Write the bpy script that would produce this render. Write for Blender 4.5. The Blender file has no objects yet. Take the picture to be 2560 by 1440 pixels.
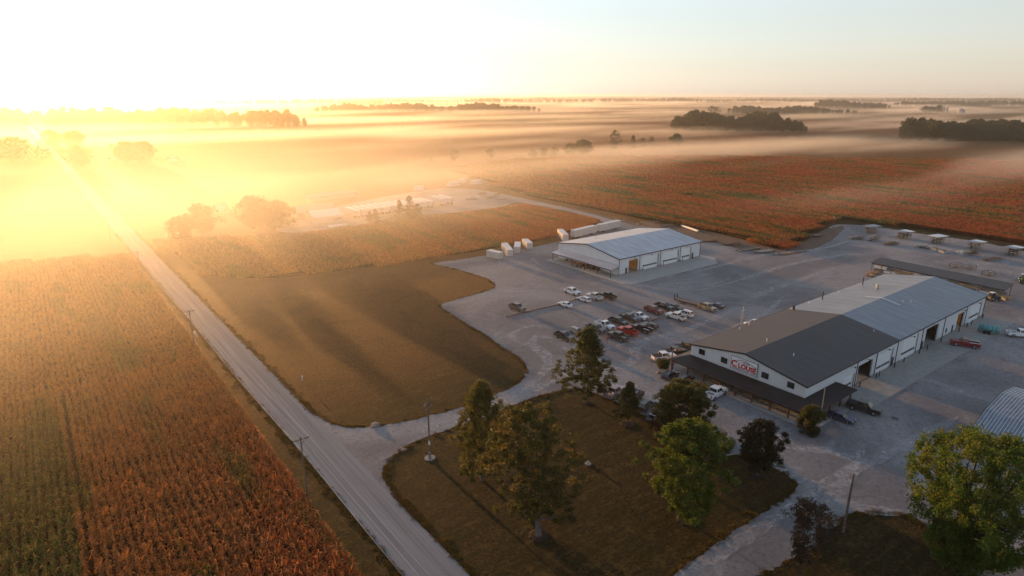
import bpy, bmesh, math, random
import numpy as np
from mathutils import Vector, Matrix
from mathutils.geometry import tessellate_polygon
random.seed(11); rng = np.random.default_rng(5)
sc = bpy.context.scene
R = math.radians
# ------------------------------------------------------------------ camera
CAM_H, F, PITCH, HEAD = 60.0, 1577.4, R(17.053), R(37.105)
cam = bpy.data.cameras.new('camera'); co = bpy.data.objects.new('camera', cam)
sc.collection.objects.link(co); sc.camera = co
cam.lens = 36*F/2560; cam.clip_start = .5; cam.clip_end = 40000
co.location = (0, 0, CAM_H); co.rotation_euler = (R(90)-PITCH, 0, -HEAD)
# ------------------------------------------------------------------ sky, sun, exposure
EL, AZ = 4.0, 1.2
W = bpy.data.worlds.new('World'); sc.world = W; W.use_nodes = True
nt = W.node_tree; nt.nodes.clear()
sky = nt.nodes.new('ShaderNodeTexSky'); sky.sky_type = 'NISHITA'; sky.sun_disc = False
sky.sun_elevation = R(EL); sky.sun_rotation = R(AZ)
sky.air_density = 1.0; sky.dust_density = .6; sky.ozone_density = 3.0
hsv = nt.nodes.new('ShaderNodeHueSaturation'); hsv.inputs['Saturation'].default_value = .45; hsv.inputs['Value'].default_value = .70
bg = nt.nodes.new('ShaderNodeBackground'); bg.inputs[1].default_value = .15
out = nt.nodes.new('ShaderNodeOutputWorld')
veil = nt.nodes.new('ShaderNodeMix'); veil.data_type = 'RGBA'; veil.blend_type = 'ADD'; veil.inputs[0].default_value = 1.0
# milky morning light: warm by the horizon, cooler overhead
gm = nt.nodes.new('ShaderNodeNewGeometry'); sx = nt.nodes.new('ShaderNodeSeparateXYZ'); cr = nt.nodes.new('ShaderNodeValToRGB')
nt.links.new(gm.outputs['Incoming'], sx.inputs[0]); ab = nt.nodes.new('ShaderNodeMath'); ab.operation = 'ABSOLUTE'
nt.links.new(sx.outputs[2], ab.inputs[0]); nt.links.new(ab.outputs[0], cr.inputs[0]); nt.links.new(cr.outputs[0], veil.inputs['B'])
cr.color_ramp.interpolation = 'EASE'
for pos, c in ((0.0, (1.12, .92, .78)), (.16, (1.02, 1.08, 1.03)), (.5, (.34, .46, .62)), (1.0, (.22, .34, .56))):
    e = cr.color_ramp.elements[0] if pos == 0 else (cr.color_ramp.elements[-1] if pos == 1 else cr.color_ramp.elements.new(pos)); e.position = pos; e.color = (*c, 1)
nt.links.new(sky.outputs[0], hsv.inputs['Color']); nt.links.new(hsv.outputs[0], veil.inputs['A']); nt.links.new(veil.outputs['Result'], bg.inputs[0]); nt.links.new(bg.outputs[0], out.inputs[0])
sl = bpy.data.lights.new('sun', 'SUN'); sl.energy = 4.4; sl.angle = R(.5); sl.color = (1, .50, .16)
so = bpy.data.objects.new('sun', sl); sc.collection.objects.link(so)
sd = Vector((math.sin(R(AZ))*math.cos(R(EL)), math.cos(R(AZ))*math.cos(R(EL)), math.sin(R(EL))))
so.rotation_euler = (-sd).to_track_quat('-Z', 'Y').to_euler()
vs_ = sc.view_settings
vs_.view_transform = 'Standard'; vs_.look = 'None'; vs_.gamma = 1; vs_.use_curve_mapping = False
vs_.exposure = 1.25
sc.cycles.max_bounces = 6; sc.cycles.volume_bounces = 1; sc.cycles.transparent_max_bounces = 24
sc.cycles.use_denoising = True; sc.cycles.sample_clamp_indirect = 6
# ------------------------------------------------------------------ helpers
_ca, _sa, _cp, _sp = math.cos(HEAD), math.sin(HEAD), math.cos(PITCH), math.sin(PITCH)
_f = Vector((_sa*_cp, _ca*_cp, -_sp)); _r = Vector((_ca, -_sa, 0)); _u = _r.cross(_f)
def G(x, y, z=0.0):
    """world point at height z seen at picture point x, y"""
    d = _f + _r*((x-1280)/F) - _u*((y-720)/F)
    t = (z-CAM_H)/d.z
    return Vector((d.x*t, d.y*t, z))
def HGT(p, y):
    """height above ground point p that appears at picture row y"""
    lo, hi = 0., 58.
    for _ in range(40):
        m = (lo+hi)/2; c = Vector((p.x, p.y, m-CAM_H))
        if 720-F*c.dot(_u)/c.dot(_f) > y: lo = m
        else: hi = m
    return m

def lk(n, s, d): n.links.new(s, d)
def new_mat(name):
    m = bpy.data.materials.new(name); m.use_nodes = True; t = m.node_tree
    return m, t, t.nodes['Principled BSDF']
def simple(name, c, rough=.7, metal=0, var=0.0, scale=3.0, bump=0.0, c2=None, spec=.4):
    m, t, b = new_mat(name)
    b.inputs['Roughness'].default_value = rough; b.inputs['Metallic'].default_value = metal
    b.inputs['Specular IOR Level'].default_value = spec
    b.inputs['Base Color'].default_value = (*c, 1)
    if var or bump or c2:
        g = t.nodes.new('ShaderNodeNewGeometry')
        n = t.nodes.new('ShaderNodeTexNoise'); n.inputs['Scale'].default_value = scale; n.inputs['Detail'].default_value = 5
        lk(t, g.outputs['Position'], n.inputs['Vector'])
        mx = t.nodes.new('ShaderNodeMix'); mx.data_type = 'RGBA'
        d = c2 or tuple(max(0, x*(1-var)) for x in c); e = c if c2 else tuple(min(1, x*(1+var)) for x in c)
        mx.inputs['A'].default_value = (*d, 1); mx.inputs['B'].default_value = (*e, 1)
        mr = t.nodes.new('ShaderNodeMapRange'); mr.inputs[1].default_value = .3; mr.inputs[2].default_value = .7
        lk(t, n.outputs[0], mr.inputs[0]); lk(t, mr.outputs[0], mx.inputs[0]); lk(t, mx.outputs['Result'], b.inputs['Base Color'])
        if bump:
            bp = t.nodes.new('ShaderNodeBump'); bp.inputs['Strength'].default_value = bump; bp.inputs['Distance'].default_value = .05
            lk(t, n.outputs[0], bp.inputs['Height']); lk(t, bp.outputs[0], b.inputs['Normal'])
    return m
class NT:
    """small node graph writer for the larger materials"""
    def __init__(s, t): s.t = t; g = t.nodes.new('ShaderNodeNewGeometry'); s.pos = g.outputs['Position']
    def mapv(s, scale=(1, 1, 1), rot=0.0, loc=(0, 0, 0)):
        n = s.t.nodes.new('ShaderNodeMapping'); n.inputs['Scale'].default_value = scale
        n.inputs['Rotation'].default_value = (0, 0, rot); n.inputs['Location'].default_value = loc
        lk(s.t, s.pos, n.inputs['Vector']); return n.outputs[0]
    def noise(s, vec, scale=1, detail=3, dist=0, rough=.5):
        n = s.t.nodes.new('ShaderNodeTexNoise'); n.inputs['Scale'].default_value = scale; n.inputs['Detail'].default_value = detail
        n.inputs['Distortion'].default_value = dist; n.inputs['Roughness'].default_value = rough
        lk(s.t, vec, n.inputs['Vector']); return n.outputs[0]
    def rng(s, v, a, b, c=0, d=1, smooth=True):
        n = s.t.nodes.new('ShaderNodeMapRange'); n.interpolation_type = 'SMOOTHSTEP' if smooth else 'LINEAR'
        for i, x in enumerate((a, b, c, d)): n.inputs[i+1].default_value = x
        lk(s.t, v, n.inputs[0]); return n.outputs[0]
    def mix(s, fac, a, b):
        n = s.t.nodes.new('ShaderNodeMix'); n.data_type = 'RGBA'
        for k, v in (('A', a), ('B', b)):
            if isinstance(v, tuple): n.inputs[k].default_value = (*v, 1)
            else: lk(s.t, v, n.inputs[k])
        if isinstance(fac, (int, float)): n.inputs[0].default_value = fac
        else: lk(s.t, fac, n.inputs[0])
        return n.outputs['Result']
    def math(s, op, a, b=0.0):
        n = s.t.nodes.new('ShaderNodeMath'); n.operation = op
        for i, v in enumerate((a, b)):
            if isinstance(v, (int, float)): n.inputs[i].default_value = v
            else: lk(s.t, v, n.inputs[i])
        return n.outputs[0]
    def sep(s, v=None):
        n = s.t.nodes.new('ShaderNodeSeparateXYZ'); lk(s.t, v or s.pos, n.inputs[0]); return n.outputs
    def bump(s, h, bsdf, st=.5, dist=.1):
        n = s.t.nodes.new('ShaderNodeBump'); n.inputs['Strength'].default_value = st; n.inputs['Distance'].default_value = dist
        lk(s.t, h, n.inputs['Height']); lk(s.t, n.outputs[0], bsdf.inputs['Normal'])

class MB:
    def __init__(s): s.v = []; s.f = []; s.m = []
    def add(s, vs, fs, mi=0):
        n = len(s.v); s.v += [tuple(v) for v in vs]; s.f += [tuple(i+n for i in f) for f in fs]; s.m += [mi]*len(fs); return s
    def box(s, a, b, mi=0):
        a, b = [min(p, q) for p, q in zip(a, b)], [max(p, q) for p, q in zip(a, b)]
        vs = [(x, y, z) for z in (a[2], b[2]) for y in (a[1], b[1]) for x in (a[0], b[0])]
        return s.add(vs, [(0, 2, 3, 1), (4, 5, 7, 6), (0, 1, 5, 4), (2, 6, 7, 3), (0, 4, 6, 2), (1, 3, 7, 5)], mi)
    def obox(s, c, size, rz=0, mi=0, ry=0):
        M = Matrix.Translation(c) @ Matrix.Rotation(rz, 4, 'Z') @ Matrix.Rotation(ry, 4, 'Y')
        h = [x/2 for x in size]
        vs = [M @ Vector((x, y, z)) for z in (-h[2], h[2]) for y in (-h[1], h[1]) for x in (-h[0], h[0])]
        return s.add(vs, [(0, 2, 3, 1), (4, 5, 7, 6), (0, 1, 5, 4), (2, 6, 7, 3), (0, 4, 6, 2), (1, 3, 7, 5)], mi)
    def tube(s, p, q, r0, r1=None, n=8, mi=0):
        p, q = Vector(p), Vector(q); r1 = r0 if r1 is None else r1
        d = (q-p).normalized(); a = d.orthogonal().normalized(); b = d.cross(a)
        vs = [c + (a*math.cos(6.28318*i/n)+b*math.sin(6.28318*i/n))*r for c, r in ((p, r0), (q, r1)) for i in range(n)]
        fs = [(i, (i+1) % n, n+(i+1) % n, n+i) for i in range(n)] + [tuple(range(n))[::-1], tuple(range(n, 2*n))]
        return s.add(vs, fs, mi)
    def path(s, pts, r, n=5, mi=0):
        pts = [Vector(p) for p in pts]; base = len(s.v)
        for k, p in enumerate(pts):
            d = (pts[min(k+1, len(pts)-1)]-pts[max(k-1, 0)]).normalized(); a = Vector((0, 0, 1)).cross(d)
            a = a.normalized() if a.length > .01 else Vector((1, 0, 0)); b = d.cross(a)
            rr = r[k] if isinstance(r, (list, tuple)) else r
            for i in range(n): s.v.append(tuple(p+(a*math.cos(6.28318*i/n)+b*math.sin(6.28318*i/n))*rr))
        for k in range(len(pts)-1):
            for i in range(n):
                j = (i+1) % n; s.f.append((base+k*n+i, base+k*n+j, base+(k+1)*n+j, base+(k+1)*n+i)); s.m.append(mi)
        return s
    def prism(s, pts, y0, y1, mi=0, wf=None):
        """polygon pts (x,z) extruded along y; wf(z) narrows"""
        n = len(pts); wf = wf or (lambda z: 1.0)
        vs = [(x, y0*wf(z), z) for x, z in pts] + [(x, y1*wf(z), z) for x, z in pts]
        fs = [tuple(range(n)), tuple(range(n, 2*n))[::-1]] + [(i, n+i, n+(i+1) % n, (i+1) % n) for i in range(n)]
        return s.add(vs, fs, mi)
    def build(s, name, mats, parent=None, smooth=False):
        me = bpy.data.meshes.new(name); me.from_pydata(s.v, [], s.f)
        for m in (mats if isinstance(mats, (list, tuple)) else [mats]): me.materials.append(m)
        me.polygons.foreach_set('material_index', s.m)
        if smooth: me.polygons.foreach_set('use_smooth', [True]*len(s.f))
        me.update()
        o = bpy.data.objects.new(name, me); sc.collection.objects.link(o)
        if parent: o.parent = parent
        return o
def tag(o, label=None, cat=None, group=None, kind=None):
    for k, v in (('label', label), ('category', cat), ('group', group), ('kind', kind)):
        if v: o[k] = v
    return o
def thing(name, label, cat, loc=(0, 0, 0), rz=0.0, group=None):
    o = bpy.data.objects.new(name, None); sc.collection.objects.link(o); o.empty_display_size = .5
    o.location = loc; o.rotation_euler = (0, 0, rz)
    return tag(o, label, cat, group)
def copy_tree(o, parent=None):
    c = o.copy(); sc.collection.objects.link(c)
    if parent: c.parent = parent
    for ch in list(o.children): copy_tree(ch, c)
    return c
def catmull(P, closed=True, n=6):
    P = [Vector(p[:2]) for p in P]; L = len(P); o = []
    for i in range(L if closed else L-1):
        g = (lambda k: P[k % L]) if closed else (lambda k: P[max(0, min(L-1, k))])
        a, b, c, d = g(i-1), g(i), g(i+1), g(i+2)
        for k in range(n):
            t = k/n
            o.append(.5*((2*b)+(c-a)*t+(2*a-5*b+4*c-d)*t*t+(3*b-a-3*c+d)*t**3))
    if not closed: o.append(P[-1])
    return o
def resample(P, step, closed=True):
    o = []; L = len(P)
    for i in range(L if closed else L-1):
        a, b = P[i], P[(i+1) % L]; k = max(1, int((b-a).length/step))
        o += [a.lerp(b, j/k) for j in range(k)]
    if not closed: o.append(P[-1])
    return o
def sheet(name, P, z, m, jit=0.0, kind='structure', skirt=0.0, label=None, parent=None):
    P = [Vector((p.x+random.gauss(0, jit), p.y+random.gauss(0, jit), z)) for p in P]
    tris = tessellate_polygon([P]); b = MB(); n = len(P)
    b.add(P, [tuple(t) for t in tris])
    if skirt:
        b.add([(p.x, p.y, z-skirt) for p in P] + [tuple(p) for p in P], [(i, (i+1) % n, n+(i+1) % n, n+i) for i in range(n)])
    o = b.build(name, m, parent); me = o.data
    bm = bmesh.new(); bm.from_mesh(me); bmesh.ops.recalc_face_normals(bm, faces=bm.faces)
    if sum(f.normal.z*f.calc_area() for f in bm.faces) < 0: bmesh.ops.reverse_faces(bm, faces=bm.faces)
    bm.to_mesh(me); bm.free()
    if kind and not parent: o['kind'] = kind
    if label: o['label'] = label
    return o
def inside(P, x, y):
    c = False; j = len(P)-1
    for i in range(len(P)):
        if (P[i].y > y) != (P[j].y > y) and x < (P[j].x-P[i].x)*(y-P[i].y)/(P[j].y-P[i].y)+P[i].x: c = not c
        j = i
    return c
# ------------------------------------------------------------------ materials
def grass_mat(name, ca, cb, cc):
    m, t, b = new_mat(name); n = NT(t); b.inputs['Roughness'].default_value = .9; b.inputs['Specular IOR Level'].default_value = .1
    big = n.rng(n.noise(n.mapv((1, 1, 1)), .05, 6, 1.0, .65), .38, .62)
    mow = n.noise(n.mapv((.25, 2.2, 1), R(55)), .35, 3)
    fine = n.noise(n.mapv(), 1.9, 7, rough=.8)
    tuft = n.noise(n.mapv(), .42, 6, rough=.75)
    c = n.mix(big, ca, cb); c = n.mix(n.rng(mow, .45, .62, 0, .9), c, cc); c = n.mix(n.rng(mow, .48, .3, 0, .5), c, tuple(x*.5 for x in ca))
    c = n.mix(n.rng(fine, .40, .62, .0, .9), tuple(x*.28 for x in ca), c)
    c = n.mix(n.rng(tuft, .5, .7, 0, .5), c, tuple(min(1, x*2.0) for x in ca)); c = n.mix(n.rng(tuft, .47, .3, 0, .5), c, (.022, .024, .006))
    xyz = n.sep(); veil_mask = n.rng(n.math('SUBTRACT', xyz[1], n.math('MULTIPLY', xyz[0], .15)), 85, 130)      # north of the drive: orange light veil painted into the turf colour
    pt = n.noise(n.mapv(), .11, 5, .8, .7); c = n.mix(n.math('MULTIPLY', veil_mask, n.rng(pt, .25, .6, .35, .85)), c, n.mix(n.rng(fine, .4, .62), (.10, .044, .013), (.23, .10, .028)))
    lk(t, c, b.inputs['Base Color']); n.bump(n.math('ADD', fine, n.math('MULTIPLY', tuft, 1.5)), b, .9, .25)
    return m
M = {}
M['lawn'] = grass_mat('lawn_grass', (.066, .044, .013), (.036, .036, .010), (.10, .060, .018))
M['verge'] = grass_mat('verge_grass', (.075, .055, .012), (.10, .066, .018), (.06, .05, .012))
def gravel_mat():
    m, t, b = new_mat('gravel'); n = NT(t); b.inputs['Roughness'].default_value = .85; b.inputs['Specular IOR Level'].default_value = .15
    big = n.noise(n.mapv(), .03, 5, 1.2)
    def warped(sc_, rot, amp, seed):          # tracks that curve: coordinates pushed about by slow noise
        w = t.nodes.new('ShaderNodeTexNoise'); w.inputs['Scale'].default_value = .018; w.inputs['Detail'].default_value = 2; lk(t, n.mapv(loc=(seed, 7, 0)), w.inputs['Vector'])
        s1 = t.nodes.new('ShaderNodeVectorMath'); s1.operation = 'SUBTRACT'; s1.inputs[1].default_value = (.5, .5, .5); lk(t, w.outputs['Color'], s1.inputs[0])
        s2 = t.nodes.new('ShaderNodeVectorMath'); s2.operation = 'MULTIPLY_ADD'; s2.inputs[1].default_value = (amp,)*3; lk(t, s1.outputs[0], s2.inputs[0]); lk(t, n.pos, s2.inputs[2])
        mp = t.nodes.new('ShaderNodeMapping'); mp.inputs['Scale'].default_value = sc_; mp.inputs['Rotation'].default_value = (0, 0, rot); lk(t, s2.outputs[0], mp.inputs['Vector']); return mp.outputs[0]
    st = n.noise(warped((.2, 1.1, 1), R(-12), 95, 3), .32, 6, .4, .65); sw = n.noise(warped((.9, .22, 1), R(25), 110, 41), .24, 6, .5, .65)
    fine = n.noise(n.mapv(), 5, 6, rough=.8)
    c = n.mix(n.rng(big, .35, .65), (.205, .192, .194), (.33, .31, .305))
    c = n.mix(n.rng(st, .52, .76, 0, .5), c, (.46, .445, .44)); c = n.mix(n.rng(sw, .54, .76, 0, .4), c, (.36, .35, .37))
    c = n.mix(n.rng(st, .46, .28, 0, .45), c, (.085, .085, .10))
    med = n.noise(n.mapv(), 1.3, 7, .3, .8); c = n.mix(n.rng(med, .38, .5, .5, 0), c, (.075, .075, .08)); c = n.mix(n.rng(med, .56, .68, 0, .4), c, (.42, .41, .40))
    c = n.mix(n.rng(fine, .3, .7, .35, 0), c, (.05, .05, .055))
    lk(t, c, b.inputs['Base Color']); n.bump(fine, b, .6, .06); return m
M['gravel'] = gravel_mat()
def dust_mat():
    m, t, b = new_mat('pale_dust'); n = NT(t); b.inputs['Roughness'].default_value = .95
    b.inputs['Base Color'].default_value = (.47, .455, .455, 1)
    a = n.rng(n.noise(n.mapv(), .7, 6, .5, .75), .36, .68, 0, .75); lk(t, a, b.inputs['Alpha']); return m
M['dust'] = dust_mat()
def road_mat():
    m, t, b = new_mat('road_surface'); n = NT(t); b.inputs['Roughness'].default_value = .95; b.inputs['Specular IOR Level'].default_value = .04
    xyz = n.sep(); u = n.math('ADD', xyz[0], n.math('MULTIPLY', xyz[1], .012))     # constant along the road
    v = n.math('ABSOLUTE', n.math('SUBTRACT', u, 33.75))
    tr = n.math('MULTIPLY', n.rng(v, .35, .9), n.rng(v, 2.3, 1.6))
    st = n.noise(n.mapv((3, .06, 1)), .8, 5); fine = n.noise(n.mapv(), 4, 6, rough=.8); pt = n.noise(n.mapv(), .05, 4)
    c = n.mix(n.rng(st, .3, .7), (.25, .24, .238), (.34, .325, .32)); c = n.mix(n.math('MULTIPLY', tr, .22), c, (.13, .128, .13))
    c = n.mix(n.rng(v, 2.2, 3.5, 0, .45), c, (.29, .28, .28)); c = n.mix(n.rng(pt, .45, .7, 0, .3), c, (.30, .29, .29))
    c = n.mix(n.rng(fine, .3, .7, .25, 0), c, (.06, .06, .06))
    lk(t, c, b.inputs['Base Color']); n.bump(fine, b, .4, .03); return m
M['road'] = road_mat()
def far_mat():
    m, t, b = new_mat('farm_fields'); n = NT(t); b.inputs['Roughness'].default_value = .95; b.inputs['Specular IOR Level'].default_value = .05
    v = t.nodes.new('ShaderNodeTexVoronoi'); v.inputs['Scale'].default_value = 1; v.distance = 'CHEBYCHEV'
    lk(t, n.mapv((1/420, 1/300, 1)), v.inputs['Vector'])
    hx = t.nodes.new('ShaderNodeSeparateColor'); lk(t, v.outputs['Color'], hx.inputs[0])
    c = n.mix(hx.outputs[0], (.21, .072, .032), (.19, .09, .032)); c = n.mix(n.rng(hx.outputs[1], .6, .65, 0, .8), c, (.11, .095, .028))
    st = n.noise(n.mapv((.2, 1.5, 1), R(8)), .02, 5); fine = n.noise(n.mapv((.3, 1, 1)), .35, 6, rough=.75)
    c = n.mix(n.rng(st, .4, .7, 0, .6), c, (.16, .085, .03)); c = n.mix(n.rng(fine, .35, .65, .5, 0), c, (.035, .022, .01))
    lk(t, c, b.inputs['Base Color']); n.bump(fine, b, .8, .8); return m
M['far'] = far_mat()
def crop_col(n, tint=None):
    """world-position colour shared by leaves and shade sheet: rust, straw and green drifts"""
    xyz = n.sep()
    a = n.noise(n.mapv((1, .45, 1), R(4)), .035, 4, .8); bn = n.noise(n.mapv((2.2, .35, 1), R(3), (40, 9, 0)), .06, 4)
    gz = n.math('MULTIPLY', n.rng(xyz[0], -3.2, -4.0, 0, 1), n.rng(xyz[1], 185, 120, 0, 1))      # greener block west of the lane
    strip = n.math('MULTIPLY', n.rng(bn, .47, .6), n.rng(a, .38, .55, .35, .95))
    g = n.math('MAXIMUM', n.math('MULTIPLY', gz, n.rng(a, .3, .55, 1, .9)), strip)
    if tint: g = n.math('ADD', g, n.math('MULTIPLY', n.math('SUBTRACT', tint, .5), .5))
    col = n.mix(n.rng(a, .35, .65), (.46, .102, .03), (.44, .17, .045))
    col = n.mix(n.rng(bn, .3, .45, .5, 0), col, (.42, .19, .075))
    gd = n.rng(n.math('SUBTRACT', xyz[1], n.math('MULTIPLY', xyz[0], .75)), 20, 190)
    col = n.mix(n.math('MULTIPLY', gd, .75), col, (.40, .24, .07))
    g = n.math('MULTIPLY', g, n.math('SUBTRACT', 1.0, n.math('MULTIPLY', gd, .45)))
    return n.mix(n.rng(g, .2, .8), col, (.085, .13, .018)), g
def leafy(name, colf, rough=.6, tr=.45, boost=1.0):
    m, t, b = new_mat(name); n = NT(t)
    at = t.nodes.new('ShaderNodeAttribute'); at.attribute_name = 'tint'
    col = colf(n, at.outputs['Fac']); b.inputs['Roughness'].default_value = rough; b.inputs['Specular IOR Level'].default_value = .25
    lk(t, col, b.inputs['Base Color'])
    tl = t.nodes.new('ShaderNodeBsdfTranslucent'); hs = t.nodes.new('ShaderNodeHueSaturation'); hs.inputs['Saturation'].default_value = 1.15
    hs.inputs['Value'].default_value = 1.6*boost; lk(t, col, hs.inputs['Color']); lk(t, hs.outputs[0], tl.inputs[0])
    mx = t.nodes.new('ShaderNodeMixShader'); mx.inputs[0].default_value = tr
    lk(t, b.outputs[0], mx.inputs[1]); lk(t, tl.outputs[0], mx.inputs[2]); lk(t, mx.outputs[0], t.nodes['Material Output'].inputs[0])
    return m
M['corn'] = leafy('corn_leaves', lambda n, tt: n.mix(n.rng(tt, .65, 1, 0, .6), n.mix(n.rng(tt, .0, .5, .75, 0), crop_col(n, tt)[0], (.06, .026, .012)), (.5, .27, .10)))
def shade_sheet_mat():
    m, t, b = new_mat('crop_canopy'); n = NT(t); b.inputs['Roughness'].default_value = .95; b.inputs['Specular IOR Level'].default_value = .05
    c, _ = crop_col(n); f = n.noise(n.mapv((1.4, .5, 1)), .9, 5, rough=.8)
    lk(t, n.mix(n.rng(f, .35, .7), (.012, .007, .004), n.mix(.8, c, (.02, .012, .006))), b.inputs['Base Color']); n.bump(f, b, 1, .6); return m  # crop colour sunk to near black: shade between the plants painted in
M['shade_sheet'] = shade_sheet_mat()
def tree_mat(name, a, b_, c, tr=.4):
    def f(n, tt):
        k = n.noise(n.mapv(), .35, 3); return n.mix(n.rng(tt, .55, .95, 0, .8), n.mix(n.rng(k, .4, .62), a, b_), c)
    return leafy(name, f, tr=tr)
M['l_oak'] = tree_mat('oak_leaves', (.045, .052, .013), (.075, .066, .018), (.17, .11, .032))
M['l_gold'] = tree_mat('golden_leaves', (.07, .075, .016), (.095, .085, .02), (.15, .12, .03))
M['l_pin'] = tree_mat('pin_oak_leaves', (.042, .055, .014), (.06, .062, .016), (.10, .085, .022))
M['l_green'] = tree_mat('bright_green_leaves', (.05, .078, .013), (.075, .098, .018), (.13, .14, .026))
M['l_dark'] = tree_mat('dark_leaves', (.022, .026, .011), (.032, .028, .013), (.05, .034, .016), .3)
M['l_brown'] = tree_mat('withered_leaves', (.040, .028, .016), (.060, .038, .022), (.085, .05, .028), .3)
M['l_maple'] = tree_mat('maple_leaves', (.055, .095, .013), (.08, .11, .018), (.17, .14, .03))
M['l_far'] = tree_mat('woodland_leaves', (.022, .036, .010), (.036, .044, .012), (.06, .055, .016), .3)
M['l_fir'] = tree_mat('conifer_needles', (.025, .032, .012), (.035, .04, .014), (.05, .045, .018), .2)
M['bark'] = simple('bark', (.11, .095, .085), .9, var=.4, scale=3, bump=.6)
M['bark_dark'] = simple('dark_bark', (.04, .034, .03), .9, var=.4, scale=3)
M['mulch'] = simple('mulch', (.025, .016, .012), .95, var=.5, scale=6, bump=.8)
M['white_wall'] = simple('white_steel_siding', (.66, .68, .70), .5, var=.05, scale=.6)
M['white_wall2'] = simple('white_steel_panel', (.60, .62, .65), .5, var=.06, scale=.5)
M['white_trim'] = simple('white_door_paint', (.72, .73, .75), .5, var=.03, scale=.8)
M['dark_trim'] = simple('dark_bronze_trim', (.03, .026, .026), .5)
M['black'] = simple('black_void', (.012, .012, .013), .7)
M['glass'] = simple('dark_glass', (.015, .018, .022), .08, spec=.8)
M['conc'] = simple('concrete', (.27, .265, .25), .85, var=.14, scale=.8, bump=.15)
M['conc_l'] = simple('pale_concrete', (.34, .33, .31), .85, var=.12, scale=.8)
def roof_mat(name, c, rough, metal, rib=.9, axis=0, streak=.2):
    m, t, b = new_mat(name); n = NT(t); b.inputs['Roughness'].default_value = rough; b.inputs['Metallic'].default_value = metal
    xyz = n.sep(); w = n.math('PINGPONG', xyz[axis], rib/2)
    rb = n.rng(w, 0, rib*.12, 1, 0); k = n.noise(n.mapv((.15, 1.5, 1) if axis == 1 else (1.5, .15, 1)), .6, 5); g2 = n.noise(n.mapv(), .08, 4)
    c0 = n.mix(n.rng(k, .35, .7), tuple(x*(1-streak) for x in c), tuple(x*(1+streak*.6) for x in c))
    c0 = n.mix(n.rng(g2, .4, .7, 0, .3), c0, tuple(x*.8 for x in c)); c0 = n.mix(n.math('MULTIPLY', rb, .25), c0, tuple(x*.6 for x in c))
    lk(t, c0, b.inputs['Base Color']); n.bump(rb, b, .5, .03); return m
M['roof_dark'] = roof_mat('charcoal_roof', (.05, .045, .046), .62, 0)
M['roof_grey'] = roof_mat('galvalume_roof', (.22, .24, .275), .45, .35)
M['roof_shop'] = roof_mat('pale_steel_roof', (.46, .48, .52), .45, .3)
M['roof_porch'] = simple('porch_roof_steel', (.028, .022, .022), .5, var=.15, scale=1)
M['roof_shed'] = simple('shed_roof_steel', (.06, .062, .066), .6, var=.2, scale=.7)
M['roof_old'] = simple('old_barn_steel', (.20, .23, .27), .55, metal=.3, var=.25, scale=1.2)
M['brick'] = simple('red_brown_brick', (.17, .07, .045), .85, var=.3, scale=6)
M['post'] = simple('stained_post_wood', (.16, .05, .03), .7, var=.2)
M['wood'] = simple('lumber', (.42, .27, .14), .8, var=.3, scale=2)
M['wood_grey'] = simple('weathered_wood', (.20, .17, .14), .9, var=.3, scale=3)
M['plywood'] = simple('plywood_lining', (.55, .34, .14), .7, var=.12, scale=.7)
M['pole'] = simple('utility_pole_wood', (.12, .095, .075), .85, var=.3, scale=3)
M['metal'] = simple('galvanised_metal', (.42, .43, .44), .4, .7)
M['steel_dark'] = simple('dark_steel', (.06, .06, .065), .5, .5)
M['rust'] = simple('rusty_steel', (.16, .07, .04), .8, var=.4, scale=3)
M['tyre'] = simple('tyre_rubber', (.018, .018, .018), .85)
M['rim'] = simple('wheel_rim', (.35, .35, .36), .35, .8)
M['red_lamp'] = simple('red_lamp_lens', (.35, .015, .012), .3)
M['clear_lamp'] = simple('clear_lamp_lens', (.75, .75, .72), .15)
M['wire'] = simple('aluminium_wire', (.55, .55, .55), .35, .8)
M['cream'] = simple('cream_siding', (.50, .44, .36), .7, var=.08)
M['barn_roof'] = simple('weathered_barn_roof', (.34, .27, .22), .7, var=.15)
M['trailer'] = simple('white_trailer_skin', (.62, .58, .55), .45, .1, var=.06, scale=.4)
M['cont'] = simple('pale_container_paint', (.52, .48, .46), .55, var=.08, scale=.5)
M['rock'] = simple('limestone_rock', (.24, .20, .17), .9, var=.25, scale=2, bump=.5)
# ------------------------------------------------------------------ ground, road, gravel
def gp(L): return [G(*q) for q in L]
b = MB(); b.box((-12000, -4000, -.9), (14000, 14000, -.02)); g0 = b.build('ground', M['far']); g0['kind'] = 'structure'
RX = lambda y, o=0: 33.75-.012*y+o            # road centre line
near = [Vector((-260, 10, 0)), Vector((330, -60, 0)), Vector((640, 60, 0)), Vector((640, 200, 0)), Vector((330, 470, 0)), Vector((120, 520, 0)), Vector((-260, 520, 0))]
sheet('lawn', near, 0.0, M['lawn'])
rd = [Vector((RX(y, -3.4), y)) for y in range(-60, 3000, 4)] + [Vector((RX(y, 3.4), y)) for y in range(2996, -64, -4)]
sheet('road', rd, .030, M['road'], .05, skirt=.05)
yard = gp([(1330, 1700), (1185, 1436), (1120, 1360), (1060, 1290), (1005, 1235), (960, 1190)])
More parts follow.
